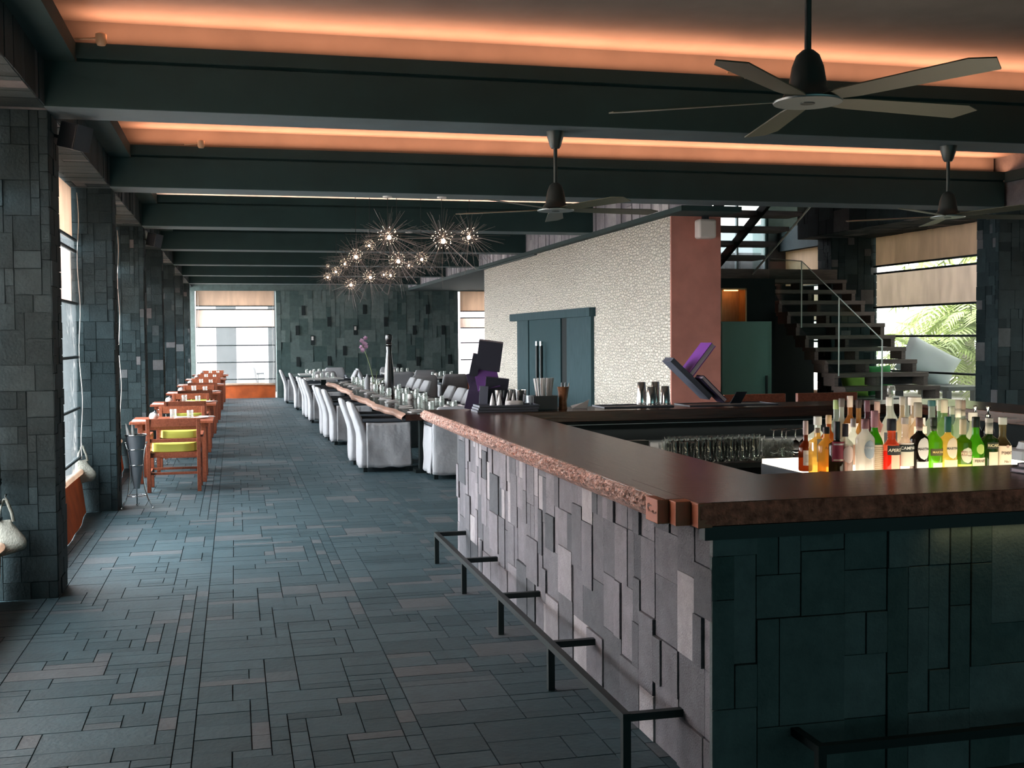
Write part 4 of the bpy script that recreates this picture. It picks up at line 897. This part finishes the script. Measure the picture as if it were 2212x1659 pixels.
n_ = ['second', 'third', 'fourth', 'fifth', 'sixth', 'seventh', 'eighth']
for i, (x, y) in enumerate([(1.50, 15.66), (1.49, 18.62), (1.45, 19.48), (1.44, 20.22), (1.45, 23.6), (1.44, 24.55), (1.42, 25.25)]):
    copy_thing(sl, (x, y, 0), .02*(i % 3-1), 'white slipcovered armchair, %s from the bar on the aisle side of the long table' % n_[i])
for i, y in enumerate([17.5, 18.25, 19.15, 21.7, 22.6, 23.5]):
    copy_thing(sl, (3.50, y, 0), PI+.03*(i % 2), 'white slipcovered armchair, %s from the bar on the far side of the long table' % (ORD[i]), gr_)
copy_thing(sl, (2.58, 13.45, 0), PI/2, 'slipcovered armchair at the head of the long table half hidden by the bar', 'slipcovered chairs at the ends of the long table')
lt = thing('long_table', 'long dark polished dining table with pale wavy live edge', 'table', (2.55, 19.3, 0))
LE = [.03*math.sin(k*.21)+.035*math.sin(k*.083+1)+.012*math.sin(k*.7) for k in range(111)]
top = [(-.56+LE[k], -5.45+11.1*k/110) for k in range(111)]
MB().prism(top+[(.52, 5.65), (.52, -5.45)], .69, .765).obj('table_top', M['table_wood'], lt)
def le(a, b):
    k = min(109, int(a*110)); f = a*110-k; e = LE[k]*(1-f)+LE[k+1]*f
    return (-.562+e-.03*math.sin(b*PI)-.035*b+.004*NZ.noise(Vector((a*200, b*4, 1))), -5.45+11.1*a, .766-.085*b)
MB().grid(le, 220, 6).obj('live_edge', M['live_edge'], lt, smooth='auto')
for y in (-5.0, -1.7, 1.7, 5.1):
    MB().box(-.30, .30, y-.06, y+.06, .04, .69).obj('leg', M['black_steel'], lt, bevel=.004); MB().box(-.36, .36, y-.12, y+.12, 0, .04).obj('foot', M['black_steel'], lt)
# settings on the long table
def jar():
    return MB().lathe([(.034, 0), (.036, .008), (.036, .11), (.030, .125), (.032, .15), (.029, .15), (.027, .125), (.031, .105), (.031, .012)], 14).obj('tall_glass', M['glass'], smooth='auto')
TZ = .766
seats = [14.3, 15.2, 16.6, 17.4, 18.4, 19.3, 20.2, 21.4, 22.3, 23.2, 24.1]
for i, y in enumerate(seats):
    for s, sx_ in (('aisle-side', -1), ('far-side', 1)):
        p = '%s %s place from the bar, long table' % (ORD[i], s); bx = 2.55
        put('napkin', napkin, (bx+sx_*.33, y, TZ), 'white folded napkin at the '+p, 'napkin', 'napkins on the long table', .15*((i*7+sx_) % 5-2)+PI/2)
        put('plate', plate, (bx+sx_*.30, y+.22, TZ), 'white side plate at the '+p, 'plate', 'side plates on the long table')
        put('knife', knife, (bx+sx_*.38, y+.22, TZ+.018), 'butter knife on the plate at the '+p, 'knife', 'butter knives on the long table', PI/2+.2)
        put('glass', tumbler, (bx+sx_*.12, y+.10, TZ), 'low water glass at the '+p, 'glass', 'water glasses on the long table')
        put('jar', jar, (bx+sx_*.15, y-.07, TZ), 'tall glass at the '+p, 'glass', 'tall glasses on the long table', 0, (1, 1, .9+.15*(i % 2)))
    if i in (0, 3, 5, 8): put('pot', sugar_pot, (2.58, y-.2, TZ), 'round white sugar pot by the %s places from the bar, long table' % ORD[i], 'pot', 'sugar pots on the long table')
pmx = thing('pepper_mill', 'giant black pepper mill standing on the long table', 'pepper mill', (2.47, 18.75, TZ))
MB().lathe([(.075, 0), (.078, .02), (.072, .10), (.075, .14), (.078, .30), (.072, .42), (.05, .62), (.042, .72), (.046, .80)], 24).obj('body', M['mill_black'], pmx, smooth='auto')
MB().lathe([(.040, .80), (.052, .815), (.040, .83), (.052, .85), (.040, .87), (.050, .90), (.056, .94), (.054, .985), (.03, 1.0), (.01, 1.005)], 24).obj('head', M['mill_black'], pmx, smooth='auto')
MB().lathe([(.0405, .828), (.045, .83), (.0405, .834)], 20).obj('chrome_ring', M['chrome'], pmx, smooth=True)
orc = thing('potted_orchid', 'pink orchid on a thin stem in a low pot on the long table', 'plant', (2.52, 21.2, TZ))
MB().lathe([(.07, 0), (.10, .03), (.13, .075), (.12, .08), (.09, .05), (.06, .03)], 18).obj('pot', M['ceramic'], orc, smooth='auto')
st = [(-.02-.20*(k/10)**1.6, 0, .06+.75*k/10) for k in range(11)]
MB().tube(st, .008, 6).tube([(.01, 0, .06), (.03, 0, .2), (.05, 0, .33)], .006, 6).tube([(.02, 0, .06), (.1, 0, .12), (.17, 0, .2)], .007, 6).obj('stem', M['stem_green'], orc, smooth=True)
mb = MB(); ro = random.Random(4)
for k in range(9):
    c = Vector((-.20+ro.uniform(-.05, .06), ro.uniform(-.04, .04), .72+.028*k-.02*(k % 2)))
    for q in range(5):
        a = 2*PI*q/5+k; d = Vector((math.cos(a), .35*math.sin(k), math.sin(a)))*.045; e = Vector((-math.sin(a), .3, math.cos(a)))*.024
        mb.add([c, c+d*.5+e, c+d, c+d*.5-e], [(0, 1, 2, 3)])
o = mb.obj('blossom', M['orchid'], orc)
o = MB().lathe([(.05, 0), (.055, .10), (.05, .2), (.02, .24), (.015, .28)], 14).obj('vase', M['slipcover'], smooth='auto'); o.location = (2.36, 21.0, TZ); tag(o, 'small pale vase left of the orchid pot', 'vase')
o = MB().lathe([(.05, 0), (.06, .16), (.055, .16), (.045, .01)], 14).obj('dark_cup', M['mill_black'], smooth='auto'); o.location = (2.50, 19.8, TZ); tag(o, 'black cup behind the giant pepper mill', 'cup')
# far square tables
def sq_table(label, loc):
    t = thing('square_table', label, 'table', loc, 0, 'pale tables at the far end')
    MB().box(-.45, .45, -.45, .45, .735, .765).obj('table_top', M['grey_top'], t, bevel=.004); MB().box(-.06, .06, -.06, .06, .03, .735).obj('post', M['black_steel'], t); MB().box(-.28, .28, -.28, .28, 0, .03).obj('foot', M['black_steel'], t)
    return t
FT = [((2.10, 31.0), 'pale square table at the far left behind the long table'), ((2.05, 27.6), 'pale square table just beyond the end of the long table'), ((4.35, 31.0), 'pale square table near the far stone wall on the right'), ((4.85, 27.2), 'pale square table next to the white tiled wall')]
q0 = None
for i, ((x, y), lab) in enumerate(FT):
    if not q0: q0 = sq_table(lab, (x, y, 0))
    else: copy_thing(q0, (x, y, 0), 0, lab)
    nm = lab.replace('pale square table ', '')
    for k, (dx, dy) in enumerate([(-.25, -.2), (-.05, -.1), (.2, -.2), (.1, .15)]):
        put('jar', jar, (x+dx, y+dy, .765), '%s tall glass on the pale table %s' % (ORD[k], nm), 'glass', 'glasses on the far tables', 0, (1, 1, .85))
    put('pot', sugar_pot, (x-.12, y+.05, .765), 'sugar pot on the pale table '+nm, 'pot', 'sugar pots on the far tables')
    put('napkin', napkin, (x+.28, y+.1, .765), 'napkin on the pale table '+nm, 'napkin', 'napkins on the far tables', .4)
for (x, y, rz), lab in [((1.27, 30.9, 0), 'leftmost slipcovered armchair near the far window'), ((1.38, 27.9, 0), 'slipcovered armchair left of the table beyond the long table'), ((2.75, 32.6, -PI/2), 'slipcovered armchair by the far stone wall facing the viewer on the left'),
  ((2.95, 29.6, PI), 'slipcovered armchair right of the far left table'), ((3.95, 27.55, PI/2), 'slipcovered armchair with its flat back to the viewer, left one of two'), ((4.08, 25.1, PI/2), 'slipcovered armchair with its flat back to the viewer, right one of two'),
  ((4.3, 32.4, -PI/2), 'slipcovered armchair facing the viewer behind the far right table'), ((4.75, 28.9, -PI/2), 'slipcovered armchair facing the viewer behind the table by the white wall'), ((2.2, 29.0, -PI/2), 'slipcovered armchair facing the viewer behind the table past the long table'), ((3.35, 31.3, 0), 'slipcovered armchair between the two farthest tables'), ((4.85, 25.5, PI/2), 'slipcovered armchair close to the white tiled wall behind the menus')]:
    copy_thing(sl, (x, y, 0), rz, lab, gf)
copy_thing(sl, (.35, 35.3, 0), 1.2, 'slipcovered armchair on the terrace beyond the far window', gf)
# ------------------------------------------------------------------ ceiling fans
def fan(label, loc, a0, rod):
    # loc = underside of the beam the fan hangs from
    t = thing('ceiling_fan', label, 'ceiling fan', loc, 0, 'ceiling fans'); zb = -rod
    MB().lathe([(.030, -.125), (.040, -.11), (.058, -.05), (.066, -.005), (.066, 0)], 20).obj('canopy', M['fan_metal'], t, smooth='auto')
    MB().tube([(0, 0, -.1), (0, 0, zb+.16)], .014, 10).obj('down_rod', M['fan_metal'], t, smooth='auto')
    MB().lathe([(.022, zb+.185), (.045, zb+.165), (.062, zb+.12), (.072, zb+.06), (.075, zb+.035), (.09, zb+.02), (.10, zb), (.095, zb-.012)], 24).obj('motor_housing', M['fan_metal'], t, smooth='auto')
    d = MB().lathe([(.132, zb-.02), (.135, zb-.014), (.135, zb-.012), (.10, zb-.006)], 32).obj('bottom_disc', M['fan_rim'], t, smooth='auto')
    MB().lathe([(.028, zb-.023), (.028, zb-.02)], 18).obj('centre_cap', M['fan_metal'], d)
    for k in range(5):
        a = R_(a0+72*k)
        Mx = Matrix.Rotation(a, 4, 'Z') @ Matrix.Translation((.10, 0, zb-.008)) @ Matrix.Rotation(R_(-9), 4, 'X')
        MB().prism([(0, -.035), (.10, -.055), (.62, -.072), (.70, -.03), (.66, .072), (.10, .055), (0, .035)], -.0025, .0025, Mx).obj('blade', M['fan_blade'], t)
    return t
fan('big dark ceiling fan nearest the viewer above the front of the bar', (2.2, 4.11, BZ), 6, .57)
fan('dark ceiling fan hanging in front of the white tiled wall', (2.295, 8.06, BZ), 3, .56)
fan('dark ceiling fan at the right above the liquor bottles and garden window', (5.545, 8.06, BZ), -4, .55)
# ------------------------------------------------------------------ sputnik lamps
rp = random.Random(9)
def dirs(n):
    return [Vector((math.sqrt(1-z*z)*math.cos(a), math.sqrt(1-z*z)*math.sin(a), z)) for z, a in [(1-2*(k+.5)/n, k*2.39996) for k in range(n)]]
SPK = MB()
for d in dirs(96):
    d = (d+Vector((rp.uniform(-.2, .2), rp.uniform(-.2, .2), rp.uniform(-.2, .2)))).normalized(); L_ = rp.uniform(2.6, 5.0)*(.62 if d.z > .35 else 1)
    SPK.tube([d*.3, d*L_], [.022, .014], 4)
DOT = MB()
for d in dirs(46):
    d = (d+Vector((rp.uniform(-.25, .25), rp.uniform(-.25, .25), rp.uniform(-.2, .2)))).normalized()*rp.uniform(.75, 1.05)
    DOT.lathe([(.012, -.034), (.034, -.012), (.034, .012), (.012, .034)], 6, c=d)
COR = MB().lathe([(.03, -.22), (.16, -.16), (.22, 0), (.16, .16), (.03, .22)], 10, c=(.12, -.1, -.25))
LN = ['large spiky pendant lamp at the upper left of the cluster', 'largest spiky pendant lamp, nearest to the ceiling fan', 'spiky pendant lamp at the right end of the cluster', 'small dim spiky lamp tucked behind the large upper left one', 'spiky lamp just below and left of the small dim one', 'bright spiky lamp in the middle of the cluster',
 'spiky lamp between the middle one and the largest one', 'dotted spiky lamp low at the left', 'dotted spiky lamp lower left of the previous row', 'spiky lamp at the lower left end of the cluster', 'spiky lamp low in the middle, second from the bottom', 'spiky lamp right of the low middle one', 'tiny spiky lamp right of the bright middle one', 'tiny dotted lamp between the two low middle lamps', 'lowest spiky lamp in the cluster', 'tiny bright lamp farthest left in the cluster']
SP = [(1.59, 12.05, 2.79, .105), (2.161, 12.0, 2.758, .115), (2.642, 12.9, 2.878, .10), (1.741, 15.0, 2.931, .07), (1.61, 15.5, 2.826, .10), (1.958, 14.0, 2.671, .105), (2.354, 14.6, 2.734, .085), (1.655, 17.5, 2.851, .08), (1.651, 19.0, 2.819, .08), (1.625, 20.5, 2.808, .075), (1.961, 17.0, 2.629, .095), (2.405, 18.0, 2.715, .085), (2.408, 16.0, 2.74, .06), (2.463, 19.2, 2.783, .06), (1.91, 19.3, 2.623, .095), (1.69, 21.3, 3.042, .035)]
m3 = None
for i, (x, y, z, r) in enumerate(SP):
    t = thing('pendant_lamp', LN[i], 'lamp', (x, y, z), i*1.3, 'spiky pendant lamps over the long table')
    if not m3: m3 = [SPK.obj('spikes', M['spike'], t), DOT.obj('lit_beads', M['led_dot'], t), COR.obj('bulb', M['led_core'], t)]; ms_ = m3
    else:
        ms_ = []
        for s_ in m3: c = s_.copy(); col.objects.link(c); c.parent = t; ms_.append(c)
    ms_[0]['kind'] = 'stuff'; ms_[1]['kind'] = 'stuff'
    for s_ in ms_: s_.scale = (r, r, r)
    top_z = BZ if any(b <= y <= b+BW for b in BY) else CZ
    MB().tube([(0, 0, r*.3), (0, 0, top_z-z)], .004, 6).obj('cord', M['black_steel'], t)
    MB().lathe([(.05, top_z-z-.02), (.05, top_z-z)], 16).obj('canopy', M['ceramic'], t, smooth='auto')
# ------------------------------------------------------------------ small fixtures
def wall_speaker(label, loc):
    t = thing('wall_speaker', label, 'speaker', loc, 0, 'black speakers on the pillars')
    Mx = Matrix.Rotation(R_(-28), 4, 'Z') @ Matrix.Rotation(R_(14), 4, 'Y')
    MB().box(-.07, .06, -.09, .09, -.085, .085, Mx).obj('case', M['speaker_black'], t, bevel=.008)
    MB().prism([(-.085, -.085), (.085, -.085), (.085, .085), (-.085, .085)], 0, .004, Mx @ Matrix.Translation((.061, 0, 0)) @ Matrix.Rotation(PI/2, 4, 'Y')).obj('grille', M['dark_fabric'], t)
    MB().tube([(-.16, .03, .02), (-.10, .02, .0), (-.05, 0, 0)], .012, 8).obj('bracket', M['speaker_black'], t)
wall_speaker('black speaker on a bracket at the top of the first pillar', (-1.02, 8.22, 3.07)); wall_speaker('small black speaker on a bracket at the top of the third pillar', (-1.02, 16.05, 3.04))
t = thing('wall_speaker', 'white rounded speaker hanging at the top of the red wall', 'speaker', (5.50, 12.78, 2.98))
MB().box(-.115, .115, -.08, .08, -.115, .115).obj('case', M['speaker_white'], t, bevel=.03, smooth='auto'); MB().box(-.035, .035, -.03, .03, .11, .19).obj('bracket', M['speaker_black'], t)
for (x, y), lab in [((-.84, 7.80), 'small spotlight on the ceiling ledge at the upper left'), ((-.33, 11.74), 'small spotlight on the second ceiling ledge'), ((3.65, 7.80), 'small spotlight on the ceiling ledge behind the big fan')]:
    t = thing('spotlight', lab, 'spotlight', (x, y, LIPZ), 0, 'spotlights on the ceiling ledges')
    MB().tube([(-.12, 0, .012), (-.02, 0, .02), (.04, 0, .03)], .008, 6).obj('arm', M['spot_brass'], t); MB().lathe([(.025, -.02), (.035, .0), (.035, .05), (.02, .06)], 14, c=(.04, 0, .0)).obj('lamp_head', M['spot_brass'], t, smooth='auto')
def bag(label, loc, s=1, seed=0):
    t = thing('cloth_bag', label, 'bag', loc, 0, 'cloth bags hanging on the pillars'); t.scale = (s, s, s)
    R = []; n = 22
    for q in range(11):
        b = q/10; z = -.36+.22*b; w = (.085, .098, .102, .10, .094, .086, .078, .070, .062, .056, .050)[q]; dp = (.012, .03, .036, .036, .034, .03, .026, .022, .018, .014, .010)[q]
        cx = .03*(1-b)-.005+.01*math.sin(b*5); ring = []
        for i in range(n):
            a = 2*PI*i/n; e = (abs(math.cos(a))**3+abs(math.sin(a))**3)**(-1/3)
            k = 1+.07*NZ.noise(Vector((math.cos(a)*2+seed, math.sin(a)*2, b*4)))
            ring.append((cx+w*k*e*math.cos(a), -.05+dp*k*e*math.sin(a), z+.025*math.cos(a)*(1-b)+.012*NZ.noise(Vector((a, b*3, seed)))))
        R.append(ring)
    MB().rings(R).obj('sack', M['bag'], t, smooth=True)
    pts = [(-.045, -.05, -.15), (-.035, -.05, -.08), (-.008, -.045, -.012), (.0, -.042, 0), (.012, -.045, -.02), (.038, -.05, -.09), (.05, -.055, -.15)]
    MB().tube(pts, .011, 6).obj('strap', M['bag'], t, smooth=True)
    MB().tube([(0, .002, .02), (0, -.03, .02), (0, -.048, 0), (0, -.045, -.015)], .006, 6).obj('hook', M['black_steel'], t)
bag('cloth bag hanging on a hook at the first pillar, cut by the picture edge', (-1.463, 7.965, .68), 1.0, 1)
bag('small cloth bag hanging on a hook at the second pillar beside the orange hem', (-1.475, 11.905, .665), 1.0, 5)
def cooler(label, loc, rz):
    t = thing('wine_cooler_stand', label, 'wine cooler', loc, rz, 'wine coolers on wire stands')
    MB().lathe([(.028, .20), (.05, .34), (.098, .735), (.104, .742), (.094, .735), (.046, .34), (.02, .21)], 24).obj('bucket', M['bucket_grey'], t, smooth='auto')
    for z, r in ((.745, .106), (.60, .085), (.44, .066)):
        MB().tube([(r*math.cos(2*PI*k/28), r*math.sin(2*PI*k/28), z) for k in range(29)], .006, 6).obj('hoop', M['chrome'], t, smooth=True)
    MB().tube([(.09*math.cos(2*PI*k/28), .09*math.sin(2*PI*k/28), .13) for k in range(29)], .004, 6).obj('hoop', M['chrome'], t, smooth=True)
    for k in range(3):
        a = 2*PI*k/3+R_(215)
        pr = [(.115, .67), (.095, .60), (.078, .50), (.070, .40), (.075, .30), (.092, .19), (.125, .09), (.175, .01)]
        l = MB().tube([(r*math.cos(a), r*math.sin(a), z) for r, z in pr], .0065, 8).obj('leg', M['chrome'], t, smooth=True)
        for r, z in (pr[0], pr[-1]): MB().lathe([(.004, -.011), (.011, -.004), (.011, .004), (.004, .011)], 10, c=(r*math.cos(a), r*math.sin(a), z+.002)).obj('ball_tip', M['chrome'], l, smooth=True)
    return t
ck = cooler('silver wine cooler on a curved wire stand beside the second pillar', (-.985, 12.05, 0), .0)
copy_thing(ck, (-.93, 16.35, 0), 1.0, 'silver wine cooler stand seen under the first window table')
for k, (x, y, s) in enumerate([(-1.035, 12.03, 1), (-1.01, 12.06, .92)]):
    o = MB().lathe([(.022, 0), (.026, .06), (.016, .13), (.004, .21)], 9, sq=1.4).obj('napkin', M['napkin'], smooth=True); o.location = (x, y, .66); o.rotation_euler = (.1, -.2+.15*k, 0); o.scale = (1, 1, s)
    tag(o, ['taller folded white napkin tip standing in the wine cooler', 'shorter folded white napkin tip standing in the wine cooler'][k], 'napkin')
# ------------------------------------------------------------------ stair, landing, glass
stair = thing('staircase', 'dark timber staircase with open box steps and landing by the garden windows', 'staircase', (8.15, 13.0, 0))
so = Vector((-8.15, -13.0, 0))
def sb(name, m, *b, **k):
    mb = MB()
    for q in b: mb.box(q[0]-8.15, q[1]-8.15, q[2]-13, q[3]-13, q[4], q[5])
    return mb.obj(name, m, stair, **k)
zk = lambda k: .165*k+.05
for k in range(1, 16):
    y = 13.0+.26*(k-6); z = zk(k)
    tr = sb('tread', M['stair_wood'], (7.5, 8.86, y, y+.36, z-.055, z), bevel=.004)
    for xa, xb in ((7.5, 7.555), (8.10, 8.155), (8.80, 8.86)): sb('support', M['stair_wood'], (xa, xb, y+.02, y+.30, z-.165, z-.055))
    if k % 3 == 1: sb('back_board', M['stair_under'], (8.155, 8.80, y+.28, y+.30, z-.165, z-.055))
    elif k % 3 == 2: sb('back_board', M['stair_under'], (7.555, 8.10, y+.28, y+.30, z-.165, z-.055))
sb('landing', M['stair_wood'], (6.15, 8.86, 15.62, 16.9, zk(16)-.16, zk(16)))
low = stair; stair = thing('staircase', 'upper flight of dark open treads climbing from the landing', 'staircase', (8.15, 13.0, 0))
for j in range(1, 9):
    y = 15.55-.37*j; z = zk(16)+.17*j
    sb('tread', M['stair_under'], (6.15, 7.46, y, y+.42, z-.06, z), bevel=.004)
s2 = MB()
for x in (6.15, 6.80):
    s2.prism([(15.7-13, zk(16)-.15), (12.25-13, zk(16)+.17*9-.15), (12.25-13, zk(16)+.17*9-.02), (15.7-13, zk(16)-.02)], x-8.15, x+.05-8.15, Matrix(((0, 0, 1, 0), (1, 0, 0, 0), (0, 1, 0, 0), (0, 0, 0, 1))))
    s2.obj('stringer', M['black_steel'], stair); s2 = MB()
PX = Matrix(((0, 0, 1, 0), (1, 0, 0, 0), (0, 1, 0, 0), (0, 0, 0, 1)))
gs = thing('glass_balustrade', 'clear glass panels with bright edges along the left of the lower stair', 'balustrade', (7.47, 13.6, 0))
def rail_z(y): return 1.64+.535*(y-12.12)
for y0, y1 in ((12.12, 13.10), (13.12, 14.09), (14.11, 15.05)):
    p = MB().prism([(y0-13.6, zk(1) if y0 < 12.5 else .55+.63*(y0-12.12)), (y1-13.6, .55+.63*(y1-12.12)), (y1-13.6, min(2.8, rail_z(y1))), (y0-13.6, rail_z(y0))], -.006, .006, PX).obj('pane', M['pane'], gs)
    MB().box(-.007, .007, y0-13.6-.005, y0-13.6+.005, .55+.63*(y0-12.12), rail_z(y0)).tube([(0, y0-13.6, rail_z(y0)), (0, y1-13.6, min(2.8, rail_z(y1)))], .007, 6).obj('edge', M['pane_edge'], p)
gs = thing('glass_balustrade', 'clear glass panel with a bright slanted edge on the upper flight', 'balustrade', (7.47, 13.6, 0))
p = MB().prism([(15.6-13.6, 2.62), (12.26-13.6, 4.2), (12.26-13.6, 5.1), (15.6-13.6, 3.5)], -.005, .005, PX).obj('pane', M['pane'], gs)
MB().tube([(0, 15.65-13.6, 2.60), (0, 12.26-13.6, 4.15)], .014, 6).obj('edge', M['pane_edge'], p)
t = thing('cabinet', 'tall dark green cabinet beside the red wall', 'cabinet', (6.235, 13.5, 0))
MB().box(-.345, .345, -.3, .3, .05, 1.88).obj('body', M['teal_panel'], t, bevel=.004); MB().box(-.33, .33, -.28, .28, 0, .05).obj('plinth', M['joint'], t); MB().box(-.335, .30, -.315, -.302, .07, 1.86).obj('door', M['teal_panel'], t); MB().box(.25, .27, -.345, -.316, .9, 1.2).obj('handle', M['black_steel'], t)
struct(MB().box(5.75, 7.4, 14.75, 14.85, 0, 2.5).box(6.4, 9.2, 16.95, 17.05, 0, 2.5), 'wall_stair', M['joint'], 'dark panels added for the shade under the stair landing')  # added dark panels stand in for under-stair shade and hide the bright terrace
t = thing('wall_niche', 'warm lit wooden niche above the dark green cabinet', 'niche', (6.52, 14.3, 1.88))
MB().box(-.19, .19, .10, .12, 0, .46).box(.17, .19, -.1, .1, 0, .46).box(-.19, .19, -.1, .12, .44, .46).box(-.19, -.17, -.1, .1, 0, .46).obj('wood_lining', M['alcove_wood'], t)
MB().box(-.10, .10, -.02, .0, .425, .44).obj('lamp', M['amber_light'], t)
MB().box(-.19, .19, -.12, .12, -1.88, 0).obj('pedestal', M['joint'], t)
t = thing('daybed', 'dark daybed with green cushions under the stair', 'daybed', (9.0, 15.0, 0))
MB().box(-.55, .5, -.5, .6, .70, .80).obj('seat', M['black_steel'], t, bevel=.01)
for x in (-.48, .43):
    for y in (-.44, .54): MB().box(x-.04, x+.04, y-.04, y+.04, 0, .70).obj('leg', M['black_steel'], t)
o = pillow(.42, .34, .18, 1).obj('cushion', M['lime_cloth'], smooth=True); o.location = (8.80, 14.95, .80); o.rotation_euler = (-.25, 0, .1); tag(o, 'lime green cushion glimpsed through the lowest stair gaps', 'cushion')
o = pillow(.42, .46, .18, 2).obj('cushion', M['green_cloth'], smooth=True); o.location = (9.28, 15.1, .80); o.rotation_euler = (-.25, 0, -.1); tag(o, 'green cushion right of the lime one behind the steps', 'cushion')
